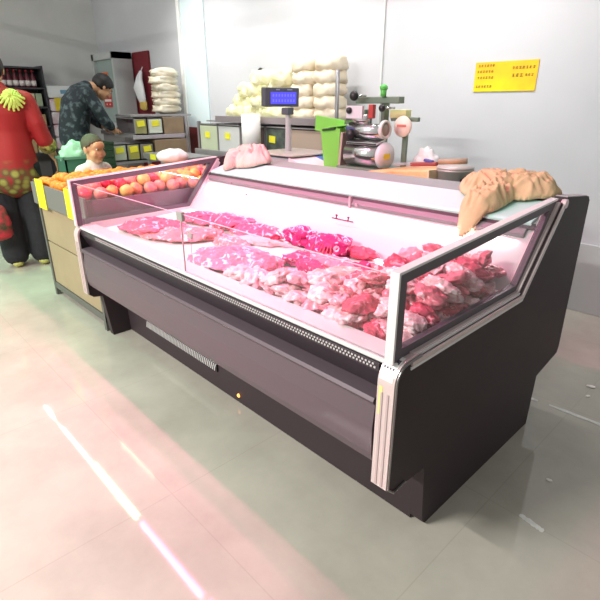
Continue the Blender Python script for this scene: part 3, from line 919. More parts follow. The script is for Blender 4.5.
pt = empty('steel_pot', (1.43, 1.46, .86), 'round grey metal pot at the right end of the back table', 'pot')
MB().lathe([(.075, .0), (.085, .01), (.09, .115), (.095, .12), (.095, .13), (.085, .13), (.082, .02), (.0001, .015)], n=32).build('pot_body', mat('pot_grey', (168, 168, 160), .4, metal=.4), pt, True)
MB().lathe([(.095, .13), (.094, .142), (.0001, .146)], n=32).build('lid', mat('pot_lid', (188, 188, 182), .4, metal=.3), pt, True)
MB().lathe([(.06, -.02), (.06, 0), (.0001, .0)], n=24).build('trivet', gblk, pt)
MB().box((.078, -.05, .075), (.03, .03, .03), rot=(0, 0, .5), bev=.004).build('lug', gblk, pt)
pb = MB().ball((0, 0, .06), (.085, .04, .075), sub=4)
for v in pb.bm.verts:
    v.co += v.co.normalized() * .022 * noise.noise(v.co * 30); v.co.z = max(0, v.co.z)
o = pb.build('plastic_bag', mat('clear_plastic_bag', (226, 228, 230), .25, alpha=.75), None, True)
o.location = (1.03, 1.80, .84); o.scale = (1, 1, 1.6); tag(o, 'crumpled clear plastic bag behind the cutting board', 'bag')

# ---------------------------------------------------------------- yellow notice on the wall
def quad_sign(name, x, y, z, w, h, label, m, rows, ink_m, seed):
    e = empty(name, (x, y, z), label, 'sign')
    MB().box((0, 0, 0), (w, .004, h), bev=.001).build('sheet', m, e)
    r = random.Random(seed); t = MB()
    for (cx, cz, n, s) in rows:
        for k in range(n):
            px = cx + k * s * 1.12
            for q in range(3):
                t.box((px, -.0026, cz + (q - 1) * s * .32), (s * r.uniform(.55, .9), .001, s * .11), rot=(0, r.uniform(-.12, .12), 0))
            t.box((px + r.uniform(-.1, .1) * s, -.0026, cz), (s * .11, .001, s * .9))
            if k % 2: t.box((px - s * .3, -.0026, cz - s * .1), (s * .1, .001, s * .6), rot=(0, .4, 0))
    t.build('lettering', ink_m, e)
    return e
ysign = mat('sign_orange', (240, 178, 30), .6, rgb2=(240, 214, 10), scale=2.6)
quad_sign('wall_notice', 1.108, 2.545, 1.475, .43, .185, 'orange-yellow price notice with handwritten lines on the white wall', ysign,
          [(-.185, .070, 6, .018), (-.19, .034, 6, .018), (-.185, -.004, 6, .018), (-.19, -.060, 6, .018), (.055, .050, 7, .020), (.06, .004, 3, .024), (.145, .004, 3, .018)], mat('notice_ink', (110, 84, 30), .7), 5)

# ---------------------------------------------------------------- steel racks of dry-goods bins
tagm = mat('tag_yellow', (240, 232, 60), .5)
def bin_(x0, x1, y0, y1, z0, z1, body, front, label, tagpos=.5, faceX=False, content=None):
    e = empty('goods_bin', ((x0 + x1) / 2, (y0 + y1) / 2, z0), label, 'bin')
    cx, cy = e.location.x, e.location.y
    w, d, h = x1 - x0, y1 - y0, z1 - z0
    # open carcass
    t = .012
    m = MB()
    m.bb(-w / 2, w / 2, -d / 2, d / 2, 0, t).bb(-w / 2, -w / 2 + t, -d / 2, d / 2, 0, h).bb(w / 2 - t, w / 2, -d / 2, d / 2, 0, h).bb(-w / 2, w / 2, d / 2 - t, d / 2, 0, h)
    m.bb(-w / 2, w / 2, -d / 2, d / 2, h - t, h)
    m.build('carcass', body, e)
    if faceX:
        m2 = MB().bb(w / 2, w / 2 + .004, -d / 2 + .012, d / 2 - .012, .015, h - .02)
    else:
        m2 = MB().bb(-w / 2 + .012, w / 2 - .012, -d / 2 - .004, -d / 2, .015, h - .02)
    m2.build('front_window', front, e)
    if faceX: MB().box((w / 2 + .007, 0, h * .66), (.003, .09, .06), rot=(.1, 0, 0)).build('tag', tagm, e)
    elif tagpos is not None: MB().box((-w / 2 + w * tagpos, -d / 2 - .007, h * .62 if h > .2 else h * .6), (.085, .003, .06), rot=(0, .06, 0)).build('tag', tagm, e)
    return e
rk = empty('steel_rack', (-1.08, 2.3, 0), 'steel rack against the white wall holding dry-goods bins', 'rack')
part(MB().bb(-2.02, -.08, 2.10, 2.50, .795, .82, bev=.004), 'shelf', steel, rk)
part(MB().bb(-2.02, -.08, 2.06, 2.10, .80, .86, bev=.004), 'shelf_edge', steel, rk)
part(MB().bb(-1.85, -.05, 2.12, 2.50, 1.135, 1.15), 'shelf', steel, rk)
part(MB().bb(-1.66, -.05, 2.10, 2.12, 1.135, 1.195, bev=.004), 'shelf_edge', mat('tray_edge', (160, 150, 154), .4, metal=.4), rk)
for x in (-2.03, -.06):
    for y in (2.14, 2.46):
        part(MB().bb(x - .015, x + .015, y - .015, y + .015, 0, 1.135), 'post', steel, rk)
w1 = mat('bin_greenish', (196, 204, 176), .35); w2 = mat('bin_white', (206, 206, 206), .35); w3 = mat('bin_brown', (112, 92, 88), .35, rgb2=(96, 78, 78), scale=20)
w4 = mat('bin_dark_green', (92, 104, 96), .35, rgb2=(66, 72, 70), scale=12); w5 = mat('bin_beige', (176, 156, 142), .4)
xs = [(-1.985, -1.655), (-1.645, -1.275), (-1.265, -.90), (-.89, -.56), (-.55, -.15)]
for (a, b), fm, lb, tp in zip(xs, (w1, w2, w3, w4, w5), ('pale green fronted bin with a yellow tag, left end of the steel rack', 'white fronted bin with a yellow tag on the steel rack', 'dark brown filled bin with a yellow tag behind the scale', 'dark green filled bin behind the pole of the scale', 'beige bin without a tag behind the lime green bin'), (.45, .45, .45, .3, None)):
    bin_(a, b, 2.12, 2.46, .825, 1.115, steel, fm, lb, tp)
# the low tray left of the rack
lt = empty('steel_tray', (-1.95, 1.80, 0), 'low steel tray on legs with a yellow tag left of the cream cloth', 'tray')
part(MB().bb(-2.35, -1.55, 1.62, 1.98, .76, .82, bev=.006), 'tray_body', steel, lt)
part(MB().box((-2.12, 1.612, .79), (.12, .004, .055)), 'tag', tagm, lt)
for x in (-2.3, -1.6):
    for y in (1.66, 1.94):
        part(MB().bb(x - .015, x + .015, y - .015, y + .015, 0, .76), 'leg', steel, lt)
# pale yellow bundles and beige bags stacked on top of the rack
def lump(size, seed, rough=.16, sub=3, fq=2.5):
    m = MB(); bmesh.ops.create_icosphere(m.bm, subdivisions=sub, radius=1)
    off = Vector((seed * 3.3, seed * 1.7, seed))
    for v in m.bm.verts:
        p = v.co.copy(); k = 1 + rough * (1.4 * noise.noise(p * fq + off) + .7 * noise.noise(p * fq * 2.4 + off))
        q = Vector([math.copysign(abs(c) ** .75, c) for c in p])
        v.co = Vector((q.x * size[0] * k, q.y * size[1] * k, q.z * size[2] * k))
    zm = min(v.co.z for v in m.bm.verts)
    for v in m.bm.verts: v.co.z = max(v.co.z - zm - size[2] * .12, 0)
    return m
YG = mat('pale_yellow_green', (236, 234, 176), .5, rgb2=(246, 242, 208), scale=9, bump=.3, bscale=30)
BG = mat('beige_sack', (222, 206, 178), .55, rgb2=(236, 226, 204), scale=7, bump=.3, bscale=25)
rnd = random.Random(9)
lp = [lump((.105, .10, .075), 20 + k, .2).build('noodle_bundle', YG, None, True) for k in range(4)]
k = 0
for row, (n, x0) in enumerate(((6, -1.52), (5, -1.42), (4, -1.30), (3, -1.10))):
    for i in range(n):
        o = lp[k % 4] if k < 4 else lp[k % 4].copy()
        if k >= 4: COL.objects.link(o)
        o.location = (x0 + i * .142, 2.28 + rnd.uniform(-.03, .03), 1.152 + row * .098)
        o.rotation_euler = (0, 0, rnd.uniform(-.5, .5))
        tag(o, 'pale yellow-green bundle in the heap on the rack behind the blue display', 'bundle', 'pale yellow bundles on the rack'); k += 1
bp_ = [lump((.130, .13, .070), 40 + k, .12).build('flour_sack', BG, None, True) for k in range(3)]
k = 0
for c, x in enumerate((-.52, -.245)):
    for r_ in range(5):
        o = bp_[k % 3] if k < 3 else bp_[k % 3].copy()
        if k >= 3: COL.objects.link(o)
        o.location = (x + rnd.uniform(-.012, .012), 2.30, 1.152 + r_ * .098)
        o.rotation_euler = (0, 0, rnd.uniform(-.12, .12))
        tag(o, 'beige sack in the %s column stacked on the rack beside the slicer' % ('left' if c == 0 else 'right'), 'sack', 'beige sacks, %s column' % ('left' if c == 0 else 'right')); k += 1
rl = empty('paper_roll', (-.98, 2.02, .862), 'white paper roll standing upright behind the blue scale display', 'roll')
rl.location = (-.93, 1.985, .862)
MB().lathe([(.02, 0), (.085, 0), (.085, .36), (.02, .36), (.02, .0)], n=28).build('paper', mat('paper_white', (240, 238, 240), .6), rl, True)
MB().cyl((0, 0, .002), (0, 0, .366), .019, n=14).build('core', mat('core_grey', (190, 186, 186), .7), rl, True)
part(MB().bb(-1.06, -.80, 1.88, 2.062, .845, .860), 'roll_ledge', steel, rk)
hk2 = MB().lathe([(.0001, -.03), (.035, -.03), (.045, 0), (.025, .02), (.012, .045), (.0001, .05)], n=18).build('black_hook', gblk, None, True)
hk2.location = (-1.44, 2.528, 1.60); hk2.rotation_euler = (PI / 2, 0, 0)
tag(hk2, 'small black hook on the white wall above the yellow bundles', 'hook')

# left stand: two tiers of bins and a stack of noodle bags
ls = empty('bin_stand', (-2.75, 1.8, 0), 'two-tier stand of small goods bins behind the fruit stand', 'stand')
brown = mat('cardboard_brown', (150, 128, 104), .6, var=.08, scale=9)
part(MB().bb(-2.99, -2.50, 1.37, 2.28, .70, .725), 'shelf', steel, ls)
part(MB().bb(-3.0, -2.56, 1.62, 2.32, .960, .985), 'shelf', steel, ls)
part(MB().bb(-2.548, -2.52, 1.62, 2.25, .945, .985, bev=.004), 'shelf_edge', mat('lavender_grey', (176, 168, 178), .45), ls)
part(MB().bb(-3.0, -2.62, 1.66, 2.42, 1.175, 1.195), 'shelf', steel, ls)
for x in (-2.93, -2.6):
    for y in (1.342, 2.32):
        part(MB().bb(x - .015, x + .015, y - .015, y + .015, 0, .70 if y < 1.5 else 1.175), 'post', steel, ls)
for (a, b), fm, lb in zip(((1.36, 1.52), (1.53, 1.67), (1.68, 1.84)), (mat('bin_clear', (190, 196, 184), .35), mat('bin_olive', (176, 170, 92), .35), mat('bin_taupe', (128, 120, 112), .35)),
                          ('pale clear bin, front left of the lower tier on the bin stand', 'olive-yellow bin in the middle of the lower tier', 'taupe bin with yellow tag behind the white plastic bag')):
    bin_(-2.98, -2.52, a, b, .727, .905, steel, fm, lb, faceX=True)
part(MB().bb(-3.0, -2.50, 1.86, 2.26, .727, .93, bev=.004), 'back_box', brown, ls)
for (a, b), fm, lb in zip(((1.66, 1.81), (1.82, 2.00)), (mat('bin_moss', (156, 152, 104), .4), mat('bin_milk', (212, 220, 206), .4)),
                          ('moss green bin on the upper tier of the bin stand', 'milky white bin on the upper tier of the bin stand')):
    bin_(-3.0, -2.56, a, b, .987, 1.165, steel, fm, lb, faceX=True)
part(MB().bb(-3.0, -2.57, 2.02, 2.28, .987, 1.165, bev=.004), 'back_box', brown, ls)
NB = mat('noodle_bag', (214, 200, 172), .55, rgb2=(226, 218, 200), scale=8, bump=.3, bscale=25)
nb = [lump((.11, .16, .055), 70 + k, .18).build('noodle_bag', NB, None, True) for k in range(2)]
for r_ in range(6):
    o = nb[r_ % 2] if r_ < 2 else nb[r_ % 2].copy()
    if r_ >= 2: COL.objects.link(o)
    o.location = (-2.88, 2.26 + rnd.uniform(-.02, .02), 1.197 + r_ * .077)
    o.rotation_euler = (0, 0, rnd.uniform(-.2, .2))
    tag(o, 'cream noodle bag in the stack on top of the bin stand', 'bag', 'noodle bags stacked on the bin stand')

# green crates in front of the man
cg = mat('crate_green', (52, 78, 58), .5)
def crate(x, y, z, sx, sy, h, m, label, group=None):
    e = empty('plastic_crate', (x, y, z), label, 'crate', group)
    b = MB(); t = .012
    b.bb(-sx / 2, sx / 2, -sy / 2, sy / 2, 0, t)
    for s in (-1, 1):
        for k in range(3):
            z0 = .004 + k * h / 3; z1 = z0 + h / 3 - .012
            b.bb(s * sx / 2 - t / 2, s * sx / 2 + t / 2, -sy / 2, sy / 2, z0, z1); b.bb(-sx / 2, sx / 2, s * sy / 2 - t / 2, s * sy / 2 + t / 2, z0, z1)
        for q in (-1, 1): b.bb(s * sx / 2 - .01, s * sx / 2 + .01, q * sy / 2 - .01, q * sy / 2 + .01, 0, h)
    b.build('crate_body', m, e)
    r = MB()
    for s in (-1, 1):
        r.bb(s * sx / 2 - .014, s * sx / 2 + .014, -sy / 2 - .014, sy / 2 + .014, h - .012, h + .008); r.bb(-sx / 2, sx / 2, s * sy / 2 - .014, s * sy / 2 + .014, h - .012, h + .008)
    r.build('crate_rim', m, e)
    return e
pos = ('bottom', 'second', 'third', 'top')
for k in range(4):
    crate(-2.66, 1.21, .0 + k * .235, .36, .28, .225, cg, 'dark green plastic crate, %s of the stack in front of the man' % pos[k])
teal = mat('crate_teal', (56, 110, 88), .45)
tb = empty('teal_box', (-1.64, .66, 0), 'teal green plastic box on a stool behind the fruit stand', 'box')
m = MB()
m.bb(-.10, .10, -.13, .13, .70, .715).bb(-.10, -.088, -.13, .13, .70, .895).bb(.088, .10, -.13, .13, .70, .895).bb(-.10, .10, -.13, -.118, .70, .895).bb(-.10, .10, .118, .13, .70, .895)
m.build('box_body', teal, tb)
r = MB()
for s in (-1, 1): r.bb(s * .10 - .012, s * .10 + .012, -.142, .142, .88, .90).bb(-.11, .11, s * .13 - .012, s * .13 + .012, .88, .90)
r.build('rim', mat('rim_teal', (92, 140, 116), .45), tb)
MB().bb(-.10, .10, -.13, .13, .66, .698, bev=.006).build('stool_seat', greyf, tb)
for s in (-1, 1):
    for q in (-1, 1): MB().bb(s * .08 - .012, s * .08 + .012, q * .11 - .012, q * .11 + .012, 0, .66).build('stool_leg', greyf, tb)
pb = MB().ball((0, 0, .10), (.085, .11, .12), sub=4)
for v in pb.bm.verts:
    v.co += v.co.normalized() * .035 * noise.noise(v.co * 22); v.co.z = max(0, v.co.z)
o = pb.build('plastic_bag', mat('mint_bag', (176, 226, 192), .3, alpha=.92), None, True)
o.location = (-1.64, .64, .80); tag(o, 'mint green thin plastic bag bulging out of the teal box', 'bag')

# ---------------------------------------------------------------- far left: cabinet, shelf of goods, packs
fc = empty('glass_door_cabinet', (-4.5, 2.3, 0), 'tall grey cabinet with a glass door and two red notices', 'cabinet')
cgrey = mat('cabinet_grey', (188, 190, 192), .4, metal=.2)
part(MB().bb(-4.84, -4.14, 2.26, 2.5, 0, .95), 'lower_body', mat('cabinet_low', (130, 128, 128), .5), fc)
part(MB().bb(-4.84, -4.78, 2.24, 2.5, .95, 1.95).bb(-4.20, -4.14, 2.24, 2.5, .95, 1.95).bb(-4.84, -4.14, 2.24, 2.5, 1.87, 1.95).bb(-4.84, -4.14, 2.24, 2.5, .95, 1.06), 'door_frame', cgrey, fc)
part(MB().bb(-4.78, -4.20, 2.275, 2.283, 1.06, 1.87), 'door_glass', mat('cabinet_glass', (150, 166, 164), .12, spec=.6), fc)
part(MB().bb(-4.80, -4.26, 2.21, 2.238, .90, .945), 'sill', mat('sill_dark', (84, 80, 80), .5), fc)
def notice(x, z, w, h, m, label, bars, bm_):
    e = empty('red_notice', (x, 2.27, z), label, 'sign')
    MB().box((0, 0, 0), (w, .004, h)).build('sheet', m, e)
    t = MB()
    for (cx, cz, bw, bh) in bars: t.box((cx * w, -.003, cz * h), (bw * w, .002, bh * h))
    t.build('lettering', bm_, e)
redm = mat('notice_red', (188, 62, 60), .6); orm = mat('notice_orange', (226, 116, 62), .6)
notice(-4.56, 1.65, .24, .13, orm, 'orange notice at the top of the glass cabinet door', [(-.34, .12, .14, .3), (-.12, .2, .14, .25), (.10, .2, .16, .25), (.32, .15, .14, .3), (-.05, -.2, .7, .14)], mat('orange_ink', (92, 40, 30), .6))
notice(-4.53, 1.38, .25, .23, redm, 'square red notice with a white band on the glass door', [(0, -.12, .84, .14), (-.2, -.34, .12, .08), (.2, -.34, .12, .08), (-.3, .28, .16, .06), (.05, .30, .3, .06)], mat('white_ink', (226, 214, 214), .6))
wb = empty('white_bag', (-3.88, 2.45, 1.30), 'white plastic bag with yellow bottom hanging on the maroon board', 'bag')
m = MB()
m.loft([(.02, .02, .40), (.0, .0, .33), (-.03, -.01, .22), (.02, -.01, .10), (.03, 0, .03)], [(.03, .02), (.07, .03), (.13, .04), (.10, .04), (.08, .03)], n=14)
m.build('sack', mat('bag_white', (226, 226, 230), .4), wb, True)
MB().loft([(.04, 0, .03), (.03, 0, -.05)], [(.085, .032), (.09, .028)], n=14).build('yellow_base', mat('bag_yellow', (206, 176, 92), .5), wb, True)
MB().tube([(.02, .02, .40), (.02, .05, .46)], .006).build('tie', MATS['bag_white'], wb, True)

gs = empty('goods_shelf', (-5.1, 1.25, 0), 'dark shelf unit of bottles and packets on the far left wall', 'shelf')
dk = mat('shelf_dark', (66, 66, 72), .5)
for z in (.30, .66, 1.02, 1.27, 1.515, 1.77):
    part(MB().bb(-5.29, -4.99, .60, 1.60, z - .02, z + .0), 'shelf_board', dk, gs)
for y in (.59, 1.59): part(MB().bb(-5.29, -4.99, y, y + .02, 0, 1.79), 'upright', dk, gs)
part(MB().bb(-5.295, -5.285, .60, 1.60, 0, 1.78), 'back_sheet', mat('shelf_back', (120, 116, 116), .6), gs)
rnd = random.Random(3)
bm1 = MB().lathe([(.0001, 0), (.032, 0), (.034, .01), (.034, .12), (.014, .17), (.014, .20), (.0001, .20)], n=12)
bt = bm1.build('sauce_bottle', mat('bottle_wine', (96, 30, 44), .3), None, True)
MB().cyl((0, 0, .02), (0, 0, .085), .0352, n=12).build('bottle_label', mat('blabel', (226, 216, 216), .5), bt, True)
MB().cyl((0, 0, .195), (0, 0, .22), .016, n=10).build('cap', mat('capred', (150, 40, 50), .4), bt, True)
k = 0
for y in [.66 + i * .075 for i in range(12)]:
    o = bt if k == 0 else copy_tree(bt)
    o.location = (-5.06, y, 1.516); k += 1
    tag(o, 'dark red bottle with white label on the highest stocked shelf at far left', 'bottle', 'dark red bottles on the goods shelf')
cols = [mat('packet_' + n, c, .5) for n, c in (('cream', (206, 196, 164)), ('sage', (160, 172, 146)), ('teal', (110, 140, 136)), ('tan', (176, 150, 110)))]
ci = 0
for z, h in ((1.272, .17), (1.022, .15), (.662, .22)):
    for y in [.68 + i * .092 for i in range(10)]:
        m = MB().box((0, 0, h / 2), (.12, .078, h), bev=.012)
        o = m.build('packet', cols[ci % 4], None)
        o.location = (-5.07, y, z); o.rotation_euler = (0, 0, rnd.uniform(-.1, .1))
        row = {1.272: 'second', 1.022: 'third', .662: 'fourth'}[z]
        colr = ('cream', 'sage green', 'teal', 'tan')[ci % 4]
        tag(o, '%s food packet standing on the %s shelf from the top at far left' % (colr, row), 'packet', '%s packets, %s shelf' % (colr, row)); ci += 1
pk = [mat('pack_white', (222, 218, 224), .45, rgb2=(206, 180, 192), scale=9), mat('pack_pink', (214, 168, 184), .45, rgb2=(226, 212, 220), scale=8)]
for c, y in enumerate((1.725, 1.94)):
    for r_ in range(8):
        m = MB().box((0, 0, .085), (.22, .20, .165), bev=.03, seg=3)
        o = m.build('tissue_pack', pk[(c + r_) % 2], None, True)
        o.location = (-5.12, y, .002 + r_ * .172)
        lab_ = 'white' if (c + r_) % 2 == 0 else 'pink'
        tag(o, '%s plastic-wrapped pack in the tall %s pile on the far left wall' % (lab_, 'nearer' if c == 0 else 'farther'), 'pack', '%s packs, %s pile' % (lab_, 'nearer' if c == 0 else 'farther'))
wbx = MB().box((0, 0, .08), (.24, .42, .16), bev=.02).build('carton', mat('carton_white', (226, 230, 234), .5), None)
wbx.location = (-5.13, 1.83, 1.385); tag(wbx, 'white carton with a blue mark on top of the wrapped packs', 'carton')
MB().box((.122, .03, .08), (.004, .12, .05)).build('blue_mark', mat('mark_blue', (110, 160, 190), .5), wbx)
yt = MB().box((0, 0, 0), (.004, .10, .17), bev=.001).build('yellow_tag', mat('tag_gold', (220, 196, 50), .5), None)
yt.location = (-4.996, 1.745, 1.30); tag(yt, 'yellow hanging tag on the front of the wrapped packs', 'tag')

# ================================================================== PEOPLE
skin = mat('skin_warm', (206, 158, 120), .5)
lipm = mat('lips', (172, 106, 92), .5); eyem = mat('eye_dark', (30, 24, 22), .25); eyew = mat('eye_white', (226, 222, 214), .3)
hairm = mat('black_hair', (26, 24, 26), .45, bump=.4, bscale=60)
def head_frame(c, yaw, pitch, s):
    return Matrix.Translation(c) @ Matrix.Rotation(yaw, 4, 'Z') @ Matrix.Rotation(pitch, 4, 'X') @ Matrix.Diagonal((s, s, s, 1))
def add_head(mb, M, child=False):
    h = MB()
    h.ball((0, -.012, .028), (.076, .096, .088)).ball((0, .026, -.035), (.061, .066, .078)).ball((0, .052, -.088), (.034, .034, .026))
    if child:
        h.ball((0, .086, -.020), (.011, .011, .010), sub=2).ball((0, .066, .035), (.055, .028, .04)).ball((-.038, .056, -.036), (.030, .028, .032), sub=2).ball((.038, .056, -.036), (.030, .028, .032), sub=2)
    else: h.loft([(0, .088, .022), (0, .100, -.006), (0, .108, -.024)], [.009, .011, .014], n=10).ball((-.012, .096, -.028), .010, sub=2).ball((.012, .096, -.028), .010, sub=2)
    if not child: h.loft([(-.045, .078, .034), (0, .090, .034), (.045, .078, .034)], [.009, .010, .009], ref=(0, 0, 1), n=8)
    h.ball((0, .082, -.054), (.022, .014, .011), sub=2).ball((-.042, .058, -.030), (.024, .024, .026), sub=2).ball((.042, .058, -.030), (.024, .024, .026), sub=2)
    for s in (-1, 1):
        h.ball((s * .078, -.006, -.006), (.010, .022, .032), rot=(.15, 0, s * .35), sub=2)
    h.move(M)
    me = bpy.data.meshes.new('t'); h.bm.to_mesh(me); mb.bm.from_mesh(me); bpy.data.meshes.remove(me); h.bm.free()
def face_parts(root, M, brow=True):
    for s in (-1, 1):
        e = MB().ball((s * .031, .079, .010), (.014, .010, .008), sub=2).move(M).build('eye', eyew, root, True)
        MB().ball((s * .031, .0865, .010), (.0068, .004, .0068), sub=2).move(M).build('iris', eyem, e, True)
        if brow: MB().loft([(s * .016, .092, .030), (s * .032, .090, .035), (s * .048, .076, .030)], [.003, .004, .0025], n=6).move(M).build('eyebrow', hairm, root, True)
    MB().loft([(-.020, .090, -.055), (0, .097, -.053), (.020, .090, -.055)], [.0035, .006, .0035], n=8).move(M).build('mouth', lipm, root, True)
def add_hand(mb, wrist, d, palm_n, s=1, curl=.6, thumb_side=1):
    """palm, four unequal bent fingers and a thumb off the side of the palm"""
    w = Vector(wrist); d = Vector(d).normalized(); n = Vector(palm_n); n = (n - d * n.dot(d)).normalized(); u = d.cross(n)
    mb.loft([w, w + d * .04 * s, w + d * .085 * s], [(.024 * s, .018 * s), (.038 * s, .016 * s), (.040 * s, .014 * s)], ref=tuple(u), n=12)
    for k, L_ in enumerate((.068, .078, .072, .056)):
        b = w + d * .075 * s + u * (.029 - .0195 * k) * s
        a1, a2 = curl * .6, curl * 1.5
        p1 = b + (d * math.cos(a1 * .5) + n * math.sin(a1 * .5)) * .02 * s
        p2 = p1 + (d * math.cos(a1) + n * math.sin(a1)) * L_ * .5 * s
        p3 = p2 + (d * math.cos(a2) + n * math.sin(a2)) * L_ * .45 * s
        mb.loft([b, p1, p2, p3], [.0095 * s, .0092 * s, .0085 * s, .007 * s], n=8)
    b = w + d * .025 * s + u * .03 * s * thumb_side
    p1 = b + (d * .75 + u * .7 * thumb_side + n * .25).normalized() * .04 * s
    p2 = p1 + (d * .95 + u * .1 * thumb_side + n * .4).normalized() * .03 * s
    mb.loft([b, p1, p2], [.013 * s, .0105 * s, .008 * s], n=8)
def finish(mb, name, m, parent, vox, it=2):
    o = mb.build(name, m, parent)
    return bake(o, vox, it)
def hair_cap(M, root, m, front=.05, low=-.07, thick=1.07, bun=None, shell=.012):
    """hair shell over the crown and back of the head"""
    h = MB(); bmesh.ops.create_icosphere(h.bm, subdivisions=4, radius=1)
    kill = []
    for v in h.bm.verts:
        p = v.co
        r = 1 + .02 * noise.noise(p * 7)
        q = Vector((p.x * .083 * r, p.y * .103 * r - .014, p.z * .095 * r + .028)) * thick
        lim = low if q.y < -.01 else low + (q.y + .01) / .09 * (front - low)
        if q.z < lim: kill.append(v)
        v.co = q
    bmesh.ops.delete(h.bm, geom=kill, context='VERTS')
    if bun: h.ball(bun, (.05, .045, .05))
    h.move(M)
    o = h.build('hair', m, root, True)
    s = o.modifiers.new('s', 'SOLIDIFY'); s.thickness = shell; s.offset = -1
    return bake(o)

# ---- shopper in red seen from behind
w_ = empty('person', (-1.82, .20, 0), 'person in a red flower-printed top and dark trousers seen from behind at the left edge', 'person', rz=1.265)
HM = head_frame((0, .03, 1.545), 0, -.15, 1.0)
body = MB(); add_head(body, HM)
body.loft([(0, .01, 1.34), (0, .01, 1.42), (0, .02, 1.50)], [(.075, .065), (.056, .056), (.056, .06)])
body.loft([(0, 0, .82), (0, 0, .95), (0, .01, 1.10), (0, 0, 1.24), (0, 0, 1.34)], [(.175, .13), (.17, .13), (.15, .115), (.18, .12), (.17, .09)])
body.loft([(-.19, 0, 1.33), (0, 0, 1.345), (.19, 0, 1.33)], [.06, .075, .06], ref=(0, 1, 0))
RA = [(.195, 0, 1.32), (.245, -.02, 1.16), (.275, .0, 1.03), (.31, .07, .93), (.335, .12, .87)]
LA = [(-.195, 0, 1.32), (-.225, -.04, 1.16), (-.235, -.07, 1.03), (-.215, -.12, .90), (-.20, -.16, .82)]
for A in (RA, LA): body.loft(A, [.052, .048, .042, .036, .027])
add_hand(body, RA[-1], (.12, .25, -.9), (-.9, .2, 0), 1, .7, 1)
add_hand(body, LA[-1], (.02, -.1, -1), (.9, .1, 0), 1, 1.15, -1)
for s in (-1, 1):
    body.loft([(s * .09, 0, .86), (s * .095, .01, .66), (s * .095, .02, .47), (s * .10, 0, .28), (s * .10, 0, .09)], [(.085, .09), .075, .055, .052, .036])
    body.loft([(s * .10, -.03, .045), (s * .105, .07, .035), (s * .11, .15, .025)], [.035, .036, .026])
finish(body, 'body', skin, w_, .0075)
hair_cap(HM, w_, hairm, front=.05, low=-.075, bun=(0, -.12, .05))

def red_cloth():
    m = bpy.data.materials.new('red_flower_print')
    m.use_nodes = True; nt = m.node_tree; b = nt.nodes['Principled BSDF']
    tc = nt.nodes.new('ShaderNodeTexCoord')
    v = nt.nodes.new('ShaderNodeTexVoronoi'); v.inputs['Scale'].default_value = 14; v.inputs['Randomness'].default_value = .8
    sp_ = nt.nodes.new('ShaderNodeSeparateXYZ'); nt.links.new(tc.outputs['Object'], sp_.inputs[0]); nt.links.new(tc.outputs['Object'], v.inputs['Vector'])
    band = nt.nodes.new('ShaderNodeMapRange'); band.inputs[1].default_value = .90; band.inputs[2].default_value = .80; nt.links.new(sp_.outputs[2], band.inputs[0])
    r = nt.nodes.new('ShaderNodeValToRGB'); e = r.color_ramp.elements
    e[0].position = .22; e[0].color = lin((150, 146, 70)); e[1].position = .5; e[1].color = lin((92, 66, 36))
    x = e.new(.75); x.color = lin((150, 24, 30))
    nt.links.new(v.outputs['Distance'], r.inputs['Fac'])
    mx = nt.nodes.new('ShaderNodeMix'); mx.data_type = 'RGBA'
    mx.inputs[6].default_value = lin((152, 15, 22)); nt.links.new(r.outputs['Color'], mx.inputs[7]); nt.links.new(band.outputs[0], mx.inputs[0])
    nt.links.new(mx.outputs[2], b.inputs['Base Color']); b.inputs['Roughness'].default_value = .7
    return m
RED = red_cloth()
top = MB()
top.loft([(0, -.01, .73), (0, -.01, .82), (0, -.005, .95), (0, .005, 1.10), (0, 0, 1.24), (0, 0, 1.34), (0, .01, 1.405)],
         [(.205, .165), (.198, .16), (.19, .15), (.18, .14), (.195, .14), (.18, .11), (.085, .085)], n=28)
top.loft([(-.20, 0, 1.325), (0, 0, 1.345), (.20, 0, 1.325)], [.075, .09, .075], ref=(0, 1, 0))
for A in (RA, LA):
    P = [Vector(p) for p in A[:3]]; P.append(P[2].lerp(Vector(A[3]), .45))
    top.loft(P, [.074, .070, .068, .066])
o = finish(top, 'flower_top', RED, w_, .011, 3)
for v in o.data.vertices:
    q = v.co
    k = noise.noise(Vector((q.x * 9, q.y * 9, q.z * 3))) * .012
    v.co += Vector((q.x, q.y, 0)).normalized() * k
cf = MB()
for A in (RA, LA):
    P2 = Vector(A[2]).lerp(Vector(A[3]), .30); P3 = Vector(A[2]).lerp(Vector(A[3]), .5)
    cf.loft([P2, P3], [.072, .071], n=18)
cf.build('sleeve_cuff', mat('cuff_dark', (70, 36, 30), .7, rgb2=(170, 160, 80), scale=25), w_, True)
# big chrysanthemum on the yoke
petal = mat('petal_yellow_green', (190, 198, 96), .6)
fl = MB(); rnd = random.Random(2)
ctr = Vector((.105, -.108, 1.36))
for ring, (n, ln) in enumerate(((16, .088), (12, .066), (9, .042))):
    for k in range(n):
        a = 2 * PI * k / n + ring * .2
        u = Vector((math.cos(a), 0, math.sin(a)))
        tip = ctr + u * ln * (1 if math.sin(a) < .2 else .8); tip.y += -.010 + .035 * max(0, math.sin(a)) - ring * .006; tip.z -= .02
        mid = ctr + u * ln * .55; mid.y -= .018 + ring * .006
        fl.loft([ctr + Vector((0, -.012, 0)), mid, tip], [(.005, .004), (.010, .004), (.008, .004)], ref=(-math.sin(a), 0, math.cos(a)), n=8)
fl.build('printed_flower', petal, w_, True, label='yellow-green chrysanthemum on the upper back')
blk_tr = mat('black_trousers', (36, 36, 42), .8, var=.1, scale=20)
tr = MB()
tr.loft([(0, 0, .74), (0, 0, .86), (0, 0, .98)], [(.19, .145), (.19, .145), (.165, .13)])
